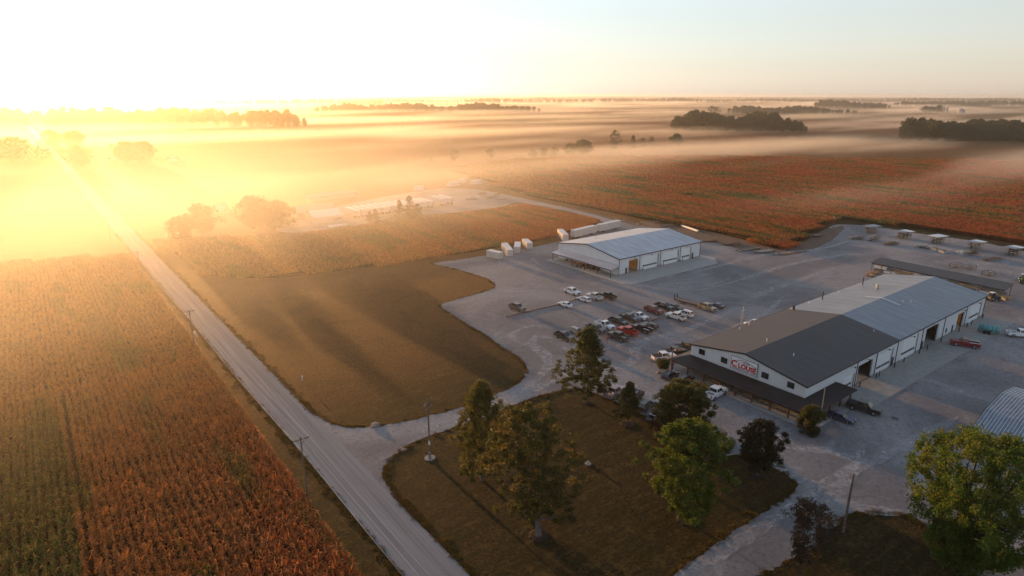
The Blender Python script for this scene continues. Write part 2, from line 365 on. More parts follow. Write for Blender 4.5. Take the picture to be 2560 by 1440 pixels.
# outline of the gravel lot with the drive, walked from the road junction round the buildings
lot = catmull(gp([(700, 960), (752, 1010), (800, 1046), (850, 1067), (920, 1068), (1000, 1056), (1080, 1038), (1150, 1020), (1240, 986), (1296, 958), (1318, 925), (1292, 890), (1250, 864),
      (1215, 838), (1170, 812), (1130, 786), (1102, 764), (1140, 749), (1195, 734), (1236, 718), (1225, 700), (1180, 684), (1130, 670), (1085, 659), (1150, 649), (1240, 634), (1330, 618), (1400, 603),
      (1470, 585), (1545, 566), (1515, 556), (1440, 533), (1380, 519), (1330, 511), (1290, 506), (1240, 520), (1130, 532), (1000, 540), (960, 548), (880, 566), (800, 578), (735, 583), (690, 572), (740, 545),
      (860, 512), (1020, 482), (1120, 470), (1200, 475), (1290, 492), (1400, 516), (1500, 541), (1585, 562), (1640, 570), (1700, 582), (1780, 600), (1860, 618), (1950, 634), (2010, 612), (2060, 580), (2090, 562), (2180, 566),
      (2300, 584), (2450, 605), (2560, 628), (2800, 670)]), False) + gp([(3300, 760), (3300, 1500), (2700, 1480)]) + catmull(gp([(2440, 1440), (2330, 1330), (2285, 1292), (2230, 1280), (2160, 1276), (2112, 1290), (2085, 1318), (2040, 1362), (1960, 1408), (1890, 1440), (1790, 1500)]), False) \
    + gp([(1600, 1600), (1640, 1480), (1684, 1440), (1800, 1352), (1900, 1287), (1985, 1234), (1994, 1205), (1952, 1158), (1890, 1134)]) + [Vector((87, 55)), Vector((84, 66))] \
    + catmull(gp([(1620, 1042), (1540, 1004), (1490, 984), (1432, 972), (1330, 995), (1240, 1030), (1150, 1062), (1060, 1095), (1000, 1125), (966, 1156), (956, 1186), (972, 1222), (1000, 1256)]), False) + gp([(950, 1290), (820, 1100)])
lot = resample([Vector(p[:2]) for p in lot], .8)
sheet('gravel_yard', lot, .024, M['gravel'], .17, skirt=.04)
def ribbon(name, pts, w, z, m, label=None):
    P = resample(catmull(gp(pts), False, 8), 1.0, False); Lr = []; Rr = []
    for i, p in enumerate(P):
        d = (P[min(i+1, len(P)-1)]-P[max(i-1, 0)]).normalized(); nn = Vector((-d.y, d.x)); ww = w/2*(1+random.uniform(-.3, .3))*min(1, (i+1)/6, (len(P)-i)/6)
        Lr.append(p+nn*ww); Rr.append(p-nn*ww)
    b = MB(); n = len(P); b.add([(q.x, q.y, z) for q in Lr+Rr], [(i, n+i, n+i+1, i+1) for i in range(n-1)])
    o = b.build(name, m); o['kind'] = 'structure'; return o
TR = [([(1030, 1085), (1200, 1040), (1330, 975), (1400, 940), (1440, 880), (1400, 850), (1340, 840)], 1.6), ([(1050, 1072), (1230, 1010), (1340, 950), (1370, 900), (1340, 865), (1300, 860)], 1.4),
      ([(1440, 965), (1520, 930), (1580, 905), (1590, 870), (1620, 850), (1700, 835)], 1.5), ([(1480, 972), (1560, 960), (1640, 1000), (1720, 1050)], 1.6), ([(1300, 860), (1280, 835), (1330, 815), (1390, 822)], 1.0),
      ([(1345, 830), (1330, 860), (1350, 885), (1400, 930)], 1.2), ([(1370, 850), (1420, 872), (1470, 880), (1560, 860)], 1.1), ([(1500, 700), (1640, 722), (1760, 722), (1850, 700), (1960, 668)], .7),
      ([(1490, 694), (1620, 716), (1740, 716), (1840, 694)], .5), ([(1360, 628), (1330, 645), (1370, 672), (1440, 690)], .6), ([(1850, 700), (1960, 665), (2090, 640), (2160, 636)], 1.6),
      ([(1880, 742), (2000, 700), (2100, 668)], 1.8), ([(1700, 690), (1900, 640), (2060, 620), (2150, 600), (2300, 612), (2560, 660)], 1.6), ([(2120, 590), (2250, 600), (2420, 632), (2560, 668)], 1.4),
      ([(1900, 1140), (1990, 1190), (2080, 1240), (2160, 1272), (2280, 1282)], 1.6), ([(1960, 1120), (2080, 1130), (2200, 1180)], 1.4), ([(1700, 1440), (1840, 1360), (2010, 1250), (2120, 1180), (2230, 1130), (2400, 1040)], 1.3),
      ([(2000, 1320), (2120, 1200), (2160, 1110)], 1.2), ([(2260, 930), (2420, 985), (2560, 1040)], 1.3), ([(1290, 505), (1400, 524), (1500, 548), (1590, 575)], .8), ([(1300, 500), (1420, 520), (1520, 544), (1640, 572)], .7),
      ([(1850, 1040), (1940, 1080), (1990, 1120)], 1.2), ([(1750, 850), (1900, 790), (1960, 740)], 1.0), ([(1560, 860), (1700, 830), (1850, 770)], 1.4)]
for k, (q, w) in enumerate(TR): ribbon('tyre_track', q, w*1.6, .036+.0042*(k % 6), M['dust'])
# dirt strips and concrete pads
M['dirt'] = simple('brown_dirt', (.12, .075, .05), .95, var=.4, scale=.7, bump=.5)
sheet('dirt_strip', resample(catmull(gp([(1600, 552), (1700, 568), (1850, 590), (1980, 612), (2060, 575), (2110, 566), (2080, 600), (2020, 628), (1950, 640), (1850, 622), (1720, 592), (1640, 572)]), True), 1.5), .034, M['dirt'], .2)
def pad(name, P, z, m): return sheet(name, [Vector(p) for p in P], z, m, skirt=z+.05)
pad('concrete_apron', [(124.5, 47.3), (207.5, 46.5), (207.5, 54.15), (112.5, 54.15), (112.5, 49.6), (124.5, 49.6)], .085, M['conc'])
pad('concrete_apron', [(149.9, 177), (149.8, 137.6), (152.5, 135), (197.5, 134.6), (204, 140.5), (203.5, 148), (200.9, 148), (200.9, 145.4), (156.2, 145.4), (156.2, 177)], .09, M['conc_l'])
pad('porch_slab', [(107.4, 49.6), (112.45, 49.6), (112.45, 84.6), (107.4, 84.6)], .13, M['conc_l'])
# ------------------------------------------------------------------ big buildings
def gable_building(X0, X1, Y0, Y1, EV, RG, label, roofspec, walls, openings_front, openings_back, ridgeY=None):
    """metal building, ridge along x. local origin at X0,Y0. openings: (x0,x1,ztop)"""
    t = thing('metal_building', label, 'building', (X0, Y0, 0))
    L, D = X1-X0, Y1-Y0; ry = (ridgeY or (Y0+Y1)/2)-Y0; th = .25
    def wall(yy0, yy1, ops):
        b = MB(); x = 0.0
        for a, c, zt in sorted(ops):
            a -= X0; c -= X0
            b.box((x, yy0, .35), (a, yy1, EV)); b.box((x, yy0+.02, 0), (a, yy1-.02, .35), 1); b.box((a, yy0, zt), (c, yy1, EV)); x = c
        b.box((x, yy0, .35), (L, yy1, EV)); b.box((x, yy0+.02, 0), (L, yy1-.02, .35), 1)
        return b
    wall(0, th, openings_front).build('front_wall', [walls, M['conc']], t)
    wall(D-th, D, openings_back).build('rear_wall', [walls, M['conc']], t)
    zr = lambda y: EV+(RG-EV)*(y/ry if y < ry else (D-y)/(D-ry))
    for xx in (0, L-th):
        b = MB(); P = [(0, 0), (D, 0), (D, EV), (ry, RG-.05), (0, EV)]
        b.add([(xx+.001, th+.002 if y == 0 else (D-th-.002 if y == D else y), z) for y, z in P]+[(xx+th, th+.002 if y == 0 else (D-th-.002 if y == D else y), z) for y, z in P],
              [(0, 1, 2, 3, 4), (9, 8, 7, 6, 5)]+[(i, 5+i, 5+(i+1) % 5, (i+1) % 5) for i in range(5)])
        b.build('gable_wall', walls, t)
    # roof slopes
    ov = .35
    for s in (0, 1):
        ye = -ov if s == 0 else D+ov; ze = EV-ov*(RG-EV)/ry+.1; prev = -ov
        for xe, m in roofspec:
            xe -= X0
            b = MB(); vs = []
            for z in (0, .12):
                vs += [(prev, ye, ze+z), (xe, ye, ze+z), (xe, ry, RG+.1+z), (prev, ry, RG+.1+z)]
            b.add(vs, [(0, 3, 2, 1), (4, 5, 6, 7), (0, 1, 5, 4), (1, 2, 6, 5), (2, 3, 7, 6), (3, 0, 4, 7)])
            b.build('roof_slope', m, t); prev = xe
    # trim: eave, rake and corner pieces
    b = MB(); z = EV-ov*(RG-EV)/ry
    b.box((-ov-.03, -ov-.09, z-.06), (L+ov, -ov-.003, z+.24)); b.build('eave_trim', M['dark_trim'], t); MB().box((-ov-.03, D+ov+.003, z-.06), (L+ov, D+ov+.09, z+.24)).build('eave_trim', M['dark_trim'], t)
    for xx in (-ov-.1, L+ov+.005):
        b = MB()
        for ya, yb in ((-ov, ry), (D+ov, ry)):
            b.add([(xx+dx, y, zz+dz) for dx in (0, .09) for y, zz in ((ya, z+.1), (yb, RG+.1)) for dz in (-.16, .17)], [(0, 1, 3, 2), (4, 6, 7, 5), (0, 4, 5, 1), (2, 3, 7, 6), (1, 5, 7, 3), (0, 2, 6, 4)])
        b.build('rake_trim', M['dark_trim'], t)
    return t, ry, zr
def overhead(t, X0, x0, x1, zt, rows, panes, yy=-.0, winrow=1):
    """closed sectional door with a row of panes, set in an opening"""
    a, c = x0-X0, x1-X0; b = MB(); hh = zt/rows
    for r in range(rows): b.box((a+.05, .09, r*hh+.02), (c-.05, .15, (r+1)*hh-.02))
    b.box((a+.05, .13, 0), (c-.05, .19, zt)); d = b.build('overhead_door', M['white_trim'], t)
    w = (c-a-.5)/panes
    for k in range(panes):
        MB().box((a+.25+k*w+.08, .072, winrow*hh+hh*.22), (a+.25+(k+1)*w-.08, .088, winrow*hh+hh*.82)).build('pane', M['glass'], d)
    f = MB(); f.box((a-.12, -.05, 0), (a, -.003, zt+.12)); f.box((c, -.05, 0), (c+.12, -.003, zt+.12)); f.box((a-.12, -.055, zt), (c+.12, -.004, zt+.12)); f.build('door_frame', M['dark_trim'] if panes < 0 else M['white_trim'], t)
    MB().box((c+.13, -.09, 0), (c+.45, -.004, zt+.1)).build('door_jamb', M['steel_dark'], t)
def mandoor(t, a, w=.95, h=2.15, m=None):
    d = MB().box((a, -.06, .1), (a+w, -.004, h)).build('door', m or M['dark_trim'], t)
    MB().box((a+w-.18, -.10, 1.0), (a+w-.08, -.064, 1.1)).build('handle', M['metal'], d)
def spout(t, x, h): MB().box((x-.07, -.14, .1), (x+.07, -.02, h)).build('downspout', M['dark_trim'], t)
def gooseneck(t, x, z):
    b = MB(); b.tube((x, -.01, z), (x, -.7, z+.25), .04, .04, 6); b.tube((x, -.7, z+.28), (x, -.85, z+.05), .12, .24, 8); b.build('wall_lamp', M['dark_trim'], t)
# office and workshop with the sign
X0, Y0 = 112.4, 54.2; EV1, RG1 = 6.0, 8.25
ops = [(127.8, 132.0, 3.2), (133.9, 140.7, 4.5), (142.9, 149.9, 4.5), (155.4, 163.3, 5.0), (168.5, 176.2, 5.0), (188.6, 193.3, 4.5), (197.3, 204.9, 4.9)]
bops = [(133.9, 140.7, 4.5), (168.5, 176.2, 4.6)]
big, ry1, zr1 = gable_building(X0, 208.0, Y0, 81.2, EV1, RG1, 'long white metal office and workshop with charcoal front roof and grey rear roof', [(152.5, M['roof_dark']), (208.35, M['roof_grey'])], M['white_wall2'], ops, bops)
for x0, x1, zt, rows, panes in ((127.8, 132.0, 3.2, 4, 4), (142.9, 149.9, 4.5, 5, 6), (155.4, 163.3, 5.0, 5, 6), (197.3, 204.9, 4.9, 5, 6)): overhead(big, X0, x0, x1, zt, rows, panes)
for x in (150.6, 166.9, 185.6): mandoor(big, x-X0)
for x in (133.2, 142.2, 152.6, 166.4, 179.7, 194.4, 207.9): spout(big, x-X0, EV1-.1)
for x in (130.5, 137.0, 146.4, 159.4, 172.3, 190.9, 201): gooseneck(big, x-X0, 5.25)
MB().box((181.5-X0, -.05, 1.0), (182.4-X0, -.004, 2.2)).build('window', M['glass'], big)
for x0, x1, zt in ((133.9, 140.7, 4.5), (168.5, 176.2, 5.0), (188.6, 193.3, 4.5)):     # dark tracks framing the open bays
    f = MB(); a, c = x0-X0, x1-X0
    f.box((c-.25, .26, 0), (c, .6, zt)); f.build('door_track', M['steel_dark'], big); MB().box((a, .26, 0), (a+.15, .5, zt)).build('door_track', M['steel_dark'], big)
MB().box((.4, .3, .02), (95.2, 26.7, .07)).build('shop_floor', M['conc'], big)
for x in (154.0, 168.0, 186.0, 196.0):
    MB().box((x-X0, .3, .08), (x-X0+.2, 26.7, 5.9)).build('partition', M['plywood'], big)
MB().box((186.3-X0, 9, .08), (195.9-X0, 9.2, 5.5)).build('partition', M['plywood'], big)
# standing ribbed panels of the sign gable, one by one
y = 0.0; PW = 27.0/60
for k in range(60):
    ya, yb = k*PW+.02, (k+1)*PW-.02
    if k == 0: ya = .0
    b = MB(); za, zb = zr1(ya)-.05, zr1(yb)-.05
    if ya < ry1 < yb: za = zb = RG1-.1
    b.add([(x, yy, z) for x in (-.10, -.045) for yy, z in ((ya, 3.5), (yb, 3.5), (yb, zb), (ya, za))], [(3, 2, 1, 0), (0, 4, 7, 3), (1, 2, 6, 5), (2, 3, 7, 6), (0, 1, 5, 4)])
    b.box((-.15, ya+.02, 3.5), (-.102, ya+.10, min(za, zb)-.02), 1); b.build('wall_panel', [M['white_wall'], M['white_trim']], big)
for y0, y1 in ((2.3, 3.75), (7.85, 9.4), (17.55, 19.1), (23.3, 24.85)):
    w = MB().box((-.22, y0, 4.55), (-.155, y1, 5.8)).build('window', M['dark_trim'], big)
    MB().box((-.235, y0+.1, 4.65), (-.223, y1-.1, 5.7)).build('pane', M['glass'], w)
# brick lower front with entry and shop windows
MB().box((-.12, .0, .0), (-.002, 27.0, 3.45)).build('brick_front', M['brick'], big)
for y0, y1, z0, z1 in ((3, 5, 1.1, 2.4), (8, 9.1, .1, 2.3), (9.4, 10.5, .1, 2.3), (13.5, 15.5, 1.1, 2.4), (17.5, 19.5, 1.1, 2.4), (22.5, 24.5, 1.1, 2.4)):
    MB().box((-.17, y0, z0), (-.125, y1, z1)).build('window' if z0 > .5 else 'door', M['glass'], big)
# wrap-around porch roof
M['fascia'] = simple('porch_fascia', (.06, .03, .022), .6)
def porch(parent):
    zt, zo = 3.6, 2.75; xo, xi = -4.4, -.16; yf, yb = -3.6, 29.7; xr = 13.0
    b = MB()
    def slab(q, rib=None, n=0):
        a = [Vector(p) for p in q]; lo = [p-Vector((0, 0, .12)) for p in a]
        b.add(a+lo, [(0, 1, 2, 3), (7, 6, 5, 4)]+[(i, 4+i, 4+(i+1) % 4, (i+1) % 4) for i in range(4)])
    slab([(xi, 0, zt), (xi, 27, zt), (xo, yb, zo), (xo, yf, zo)])
    slab([(xi, -.06, zt), (xo, yf, zo), (xr+.8, yf, zo), (xr-1, -.06, zt)])
    slab([(xi, 27.06, zt), (8, 27.06, zt), (9, yb, zo), (xo, yb, zo)])
    b.build('porch_roof', M['roof_porch'], parent)
    r = MB(); n = 82
    def rib(p, q):
        p, q = Vector(p), Vector(q); d = (q-p).normalized(); s = d.cross(Vector((0, 0, 1))).normalized()*.03; up = Vector((0, 0, .06))
        r.add([p+s, p-s, q-s, q+s, p+s+up, p-s+up, q-s+up, q+s+up], [(4, 5, 6, 7), (0, 4, 7, 3), (1, 2, 6, 5), (0, 1, 5, 4), (2, 3, 7, 6)])
    k = yf+.2
    while k < yb:
        t0 = 0 if 0 <= k <= 27 else ((-k/3.6) if k < 0 else (k-27)/2.7); xa = xi+(xo-xi)*t0; rib((xa, k, zt+(zo-zt)*t0), (xo, k, zo)); k += .42
    k = xo+.3
    while k < xr+.6:
        t0 = max(0, (xi-k)/(xi-xo)) if k < xi else max(0, (k-xr+1)/1.8); rib((k, -.06+(yf+.06)*t0, zt+(zo-zt)*t0), (k, yf, zo)); k += .42
    r.build('roof_rib', M['dark_trim'], parent)['kind'] = 'stuff'
    f = MB(); f.box((xo-.08, yf-.08, zo-.28), (xo-.005, yb+.08, zo+.02)); f.box((xo, yf-.08, zo-.281), (xr+.8, yf-.005, zo+.021)); f.build('fascia', M['fascia'], parent)
    for px_, py_ in [(-3.7, v-54.2) for v in (83.2, 79.0, 74.7, 70.8, 66.9, 63, 59, 55.1, 51.4)]+[(v-112.4, -2.8) for v in (113.2, 117.3, 121.4, 125.5)]:
        MB().box((px_-.13, py_-.13, .1), (px_+.13, py_+.13, 2.66)).build('porch_post', M['post'], parent)
porch(big)
# roof vents, flues and the skylight strip
def on_roof(x, y): return Vector((x-X0, y-Y0, zr1(y-Y0)+.22))
for x, y, h, r in ((128, 79.5, .5, .09), (133, 80.2, .5, .09), (122, 68.9, .7, .08), (121, 62, .5, .08), (160, 79.8, .6, .1), (176, 79.9, .5, .09), (150.5, 59, .4, .08), (176.5, 63.5, .6, .08), (179, 62.5, .5, .08)):
    p = on_roof(x, y); b = MB(); b.tube(p-Vector((0, 0, .3)), p+Vector((0, 0, h)), r, r, 8); b.tube(p+Vector((0, 0, h)), p+Vector((0, 0, h+.12)), r*1.5, r*.6, 8); b.build('vent_pipe', M['white_trim'], big)
for x, y, h, r in ((152.3, 79.8, .9, .3), (166.5, 79.6, 2.0, .16), (190, 79.8, 2.0, .16)):
    p = on_roof(x, y); b = MB(); b.tube(p-Vector((0, 0, .3)), p+Vector((0, 0, h)), r, r, 10); b.tube(p+Vector((0, 0, h)), p+Vector((0, 0, h+.25)), r*1.5, r*.5, 10); b.tube(p+Vector((0, 0, -.2)), p+Vector((0, 0, .25)), r*1.7, r*1.1, 10); b.build('flue', M['steel_dark'], big)
p = on_roof(186, 74); b = MB(); b.tube(p-Vector((0, 0, .3)), p+Vector((0, 0, .9)), .42, .42, 12); b.tube(p+Vector((0, 0, .9)), p+Vector((0, 0, 1.3)), .6, .2, 12); b.build('roof_ventilator', M['cream'], big)
for ya, yb in ((ry1, ry1-4.8), (ry1, ry1+4.2)):
    xs = 173.5-X0; b = MB(); b.add([(x, yy, zr1(yy)+.24+dz) for x in (xs, xs+1.1) for yy in (ya, yb) for dz in (0, .05)], [(1, 3, 7, 5), (0, 1, 5, 4), (2, 6, 7, 3), (0, 2, 3, 1), (4, 5, 7, 6)])
    b.build('skylight', M['roof_shop'], big)
# sign board
sg = thing('sign_board', 'white sign with red CLOUSE lettering on the gable of the office', 'sign', (X0-.2, 67.65, 4.25))
MB().box((-.10, -3.05, 0), (-.05, 3.05, 2.75)).build('board', M['white_trim'], sg)
fr = MB(); fr.box((-.13, -3.12, -.06), (-.04, -3.05, 2.81)); fr.box((-.13, 3.05, -.06), (-.04, 3.12, 2.81)); fr.box((-.13, -3.05, -.06), (-.04, 3.05, 0)); fr.box((-.13, -3.05, 2.75), (-.04, 3.05, 2.81)); fr.build('frame', M['dark_trim'], sg)
M['sign_red'] = simple('sign_red', (.50, .015, .018), .5)
def lettering(name, s, size, y, z, m, sx=1.0, off=0.0, track=1.0):
    cu = bpy.data.curves.new(name, 'FONT'); cu.body = s; cu.size = size; cu.extrude = .015; cu.offset = off; cu.align_x = 'CENTER'; cu.space_character = track
    tmp = bpy.data.objects.new(name, cu); sc.collection.objects.link(tmp); dg = bpy.context.evaluated_depsgraph_get()
    me = bpy.data.meshes.new_from_object(tmp.evaluated_get(dg)); bpy.data.objects.remove(tmp)
    me.materials.clear(); me.materials.append(m)
    me.transform(Matrix.Diagonal((sx, 1, 1, 1))); o = bpy.data.objects.new(name, me); sc.collection.objects.link(o); o.parent = sg
    o.matrix_local = Matrix(((0, 0, -1, -.118), (-1, 0, 0, y), (0, 1, 0, z), (0, 0, 0, 1)))
    return o
lettering('lettering', 'C', 1.95, 2.33, .55, M['sign_red'], 1.0, .075); lettering('lettering', 'LOUSE', 1.45, -.76, .60, M['sign_red'], .95, .07, 1.05)
lettering('lettering', 'CONSTRUCTION', .42, .75, .14, M['black'], 1.15, .006, 1.12); lettering('lettering', 'CORP', .42, -2.15, .14, M['black'], 1.15, .006, 1.12)
b = MB()                                             # roofline and oval mark above the name
for p, q in (((1.55, 1.95), (1.55, 2.22)), ((1.55, 2.22), (-.4, 2.5)), ((-.4, 2.5), (-2.75, 1.75)), ((-2.75, 1.75), (-2.75, 1.45)), ((-2.75, 1.45), (-2.55, 1.45))):
    b.tube((-.115, p[0], p[1]), (-.115, q[0], q[1]), .05, .05, 6)
for k in range(20):
    a0, a1 = k*.31416, (k+1)*.31416
    b.tube((-.115, -.45+.85*math.cos(a0), 2.0+.2*math.sin(a0)), (-.115, -.45+.85*math.cos(a1), 2.0+.2*math.sin(a1)), .03, .03, 4)
    b.tube((-.115, -.45+.55*math.cos(a0), 2.0+.1*math.sin(a0)), (-.115, -.45+.55*math.cos(a1), 2.0+.1*math.sin(a1)), .025, .025, 4)
b.build('logo', M['black'], sg)
# workshop further back
SX, SY = 156.2, 145.4
ops2 = [(161.1, 165.9, 4.6), (168.3, 176.3, 4.7), (179.1, 187.6, 4.7), (189.9, 194.9, 4.7)]
shop, ry2, zr2 = gable_building(SX, 201.0, SY, 176.9, 5.8, 8.2, 'white metal workshop with pale roof, awning and four bay doors behind the car park', [(201.35, M['roof_shop'])], M['white_wall2'], ops2, [(158.2, 164.0, 4.5)])
for x0, x1, zt, rows, panes in ((168.3, 176.3, 4.7, 5, 7), (179.1, 187.6, 4.7, 5, 7), (189.9, 194.9, 4.7, 5, 4)): overhead(shop, SX, x0, x1, zt, rows, panes)
mandoor(shop, 159.5-SX); mandoor(shop, 196.0-SX)
for x in (156.3, 166.7, 177.8, 189.0, 200.9): spout(shop, x-SX, 5.7)
for x in (163.5, 172.3, 183.3, 192.4): gooseneck(shop, x-SX, 5.1)
b = MB(); zo, zt = 2.95, 3.7
b.add([(-4.7, -.7, zo), (-4.7, 30.4, zo), (-.05, 30.4, zt), (-.05, -.7, zt), (-4.7, -.7, zo-.14), (-4.7, 30.4, zo-.14), (-.05, 30.4, zt-.14), (-.05, -.7, zt-.14)], [(0, 3, 2, 1), (4, 5, 6, 7), (0, 4, 7, 3), (1, 2, 6, 5), (2, 3, 7, 6)]); b.build('awning_roof', M['roof_shop'], shop)
b = MB(); b.box((-4.8, -.75, zo-.2), (-4.71, 30.45, zo+.03)); b.build('awning_fascia', M['dark_trim'], shop)
for v in (-.3, 6, 12.5, 19, 29.8): MB().box((-4.35, v-.1, .1), (-4.15, v+.1, 2.85)).build('awning_post', M['dark_trim'], shop)
MB().box((.4, .3, .03), (44.4, 31, .10)).build('shop_floor', M['conc'], shop)
MB().box((.5, 12.0, .11), (11.0, 12.2, 5.6)).build('partition', M['plywood'], shop); MB().box((11.1, .3, .11), (11.3, 12.2, 5.6)).build('partition', M['plywood'], shop)
for x, y in ((170, 171), (192, 155)):
    p = Vector((x-SX, y-SY, zr2(y-SY)+.2)); MB().tube(p-Vector((0, 0, .2)), p+Vector((0, 0, .7)), .1, .1, 8).build('vent_pipe', M['metal'], shop)
MB().obox((202.6-SX, .9, 5.2), (2.4, .5, .12), 0, 0, -.1).build('side_canopy', M['dark_trim'], shop)
# lit bay lamps (the bays glow orange in the morning)
M['lamp_on'] = bpy.data.materials.new('lit_bay_lamp'); M['lamp_on'].use_nodes = True
_b = M['lamp_on'].node_tree.nodes['Principled BSDF']; _b.inputs['Emission Color'].default_value = (1, .62, .28, 1); _b.inputs['Emission Strength'].default_value = 5
for par, p in ((shop, (7.5, 9.0, 5.2)), (big, (190.9-X0, 5.5, 5.2))):
    MB().box((p[0]-2.0, p[1]-.3, p[2]), (p[0]+2.0, p[1]+.3, p[2]+.08)).build('bay_lamp', M['lamp_on'], par)
# bollards by the bays
def bollard(x, y, label, m=M['dark_trim']):
    b = MB(); b.tube((0, 0, 0), (0, 0, 1.25), .12, .12, 8); b.tube((0, 0, 1.25), (0, 0, 1.33), .12, .05, 8)
    o = b.build('bollard', m); o.location = (x, y, .05); tag(o, label, 'bollard', 'bollards guarding the bay doors')
ordw = ['first', 'second', 'third', 'fourth', 'fifth', 'sixth', 'seventh', 'eighth', 'ninth', 'tenth', 'eleventh', 'twelfth', 'thirteenth', 'fourteenth', 'fifteenth', 'sixteenth']
for k, x in enumerate((133.6, 141.2, 142.6, 150.2, 155.1, 163.7, 168.2, 176.6, 188.2, 193.7, 197.0, 205.2)):
    bollard(x, 53.2, 'dark bollard, %s along the sign building\'s bays counted from the porch' % ordw[k])
for k, x in enumerate((167.6, 176.8, 178.6, 188.1, 189.5, 195.5)):
    bollard(x, 144.5, 'dark bollard, %s along the rear workshop\'s bays from the awning end' % ordw[k])
# old barn with gambrel roof, bottom right
P0 = G(2504, 983, 6.6); P1 = G(2479, 1028, 5.6); P2 = G(2453, 1086, 3.4)
barn = thing('gambrel_barn', 'old barn with pale ribbed gambrel roof at the edge of the gravel behind the maple', 'barn', (P2.x, P0.y, 0))
wd = (P0.x-P2.x); w1 = P1.x-P2.x; LB = -22.0
prof = [(0, 3.4), (w1, 5.6), (wd, 6.6), (2*wd-w1, 5.6), (2*wd, 3.4)]
for s in range(4):
    (xa, za), (xb, zb) = prof[s], prof[s+1]; k = 0
    for i in range(44):
        ya, yb = LB*i/44-.01, LB*(i+1)/44+.01
        b = MB(); b.add([(x, yy, z+dz) for dz in (0, .06) for x, z in ((xa, za), (xb, zb)) for yy in (ya, yb)], [(4, 5, 7, 6), (0, 1, 5, 4), (2, 6, 7, 3), (0, 4, 6, 2), (1, 3, 7, 5)])
        b.add([(x, yy, z+dz) for dz in (.06, .13) for x, z in ((xa, za), (xb, zb)) for yy in (ya, ya-.05)], [(4, 5, 7, 6), (0, 1, 5, 4), (2, 6, 7, 3), (0, 4, 6, 2), (1, 3, 7, 5)], 1)
        b.build('roof_panel', [M['roof_old'], M['white_trim']], barn)
b = MB(); pr = [(0.3, 0)]+[(x, z-.05) for x, z in prof]+[(2*wd-.3, 0)]
b.add([(x, -.3, z) for x, z in pr], [tuple(range(7))]); b.add([(x, LB+.3, z) for x, z in pr], [tuple(range(7))[::-1]]); b.box((.3, LB+.3, 0), (.4, -.3, 3.3)); b.box((2*wd-.4, LB+.3, 0), (2*wd-.3, -.3, 3.3)); b.build('wall', M['wood_grey'], barn)
b = MB()
for s in range(4):
    (xa, za), (xb, zb) = prof[s], prof[s+1]
    b.add([(x, yy, z+dz) for dz in (-.15, .16) for x, z in ((xa, za), (xb, zb)) for yy in (.0, .12)], [(4, 5, 7, 6), (0, 1, 5, 4), (2, 6, 7, 3), (0, 4, 6, 2), (1, 3, 7, 5), (0, 2, 3, 1)])
b.build('rake_trim', M['dark_trim'], barn)
# ------------------------------------------------------------------ farmyard beyond the middle field
zb_ = lambda a, b_: (700+a/4.414, 440+b_/4.414)
A = G(*zb_(300, 385), 4); B_ = G(*zb_(380, 462), 3.2); C_ = G(*zb_(690, 428), 3.2)
fb = thing('farm_barn', 'pale farm shed with low gable roof left of the parked trailers', 'barn', (B_.x, B_.y, 0), math.atan2(C_.y-B_.y, C_.x-B_.x))
Lb = (C_.xy-B_.xy).length; Wb = 15.0
MB().box((0, 0, 0), (Lb, Wb, 3.2)).build('wall', M['cream'], fb)
b = MB(); b.add([(x, y, z) for x in (-.4, Lb+.4) for y, z in ((-.4, 3.15), (Wb/2, 5.4), (Wb+.4, 3.15), (Wb+.4, 3.3), (Wb/2, 5.55), (-.4, 3.3))], [(0, 1, 2, 3, 4, 5), (11, 10, 9, 8, 7, 6)]+[(i, 6+i, 6+(i+1) % 6, (i+1) % 6) for i in range(6)]); b.build('roof', M['trailer'], fb)
MB().box((Lb*.72, -.08, 1.4), (Lb*.95, -.01, 2.1)).build('window', M['glass'], fb)
fb2 = thing('farm_barn', 'taller pale barn with steep brown roof behind the low farm shed', 'barn', (B_.x-3, B_.y+17, 0), fb.rotation_euler.z)
MB().box((0, 0, 0), (20, 9, 3)).build('wall', M['cream'], fb2)
b = MB(); b.add([(x, y, z) for x in (-.4, 20.4) for y, z in ((-.5, 2.9), (4.5, 6.2), (9.5, 2.9), (9.5, 3.1), (4.5, 6.4), (-.5, 3.1))], [(0, 1, 2, 3, 4, 5), (11, 10, 9, 8, 7, 6)]+[(i, 6+i, 6+(i+1) % 6, (i+1) % 6) for i in range(6)]); b.build('roof', M['barn_roof'], fb2)
p = G(860, 500); fb3 = thing('farm_barn', 'long low shed fading in the mist behind the farm buildings', 'barn', (p.x-18, p.y+5, 0), .1)
MB().box((0, 0, 0), (30, 9, 2.4)).build('wall', M['cream'], fb3)
b = MB(); b.add([(x, y, z) for x in (-.4, 30.4) for y, z in ((-.5, 2.3), (4.5, 3.8), (9.5, 2.3), (9.5, 2.5), (4.5, 4.0), (-.5, 2.5))], [(0, 1, 2, 3, 4, 5), (11, 10, 9, 8, 7, 6)]+[(i, 6+i, 6+(i+1) % 6, (i+1) % 6) for i in range(6)]); b.build('roof', M['barn_roof'], fb3)
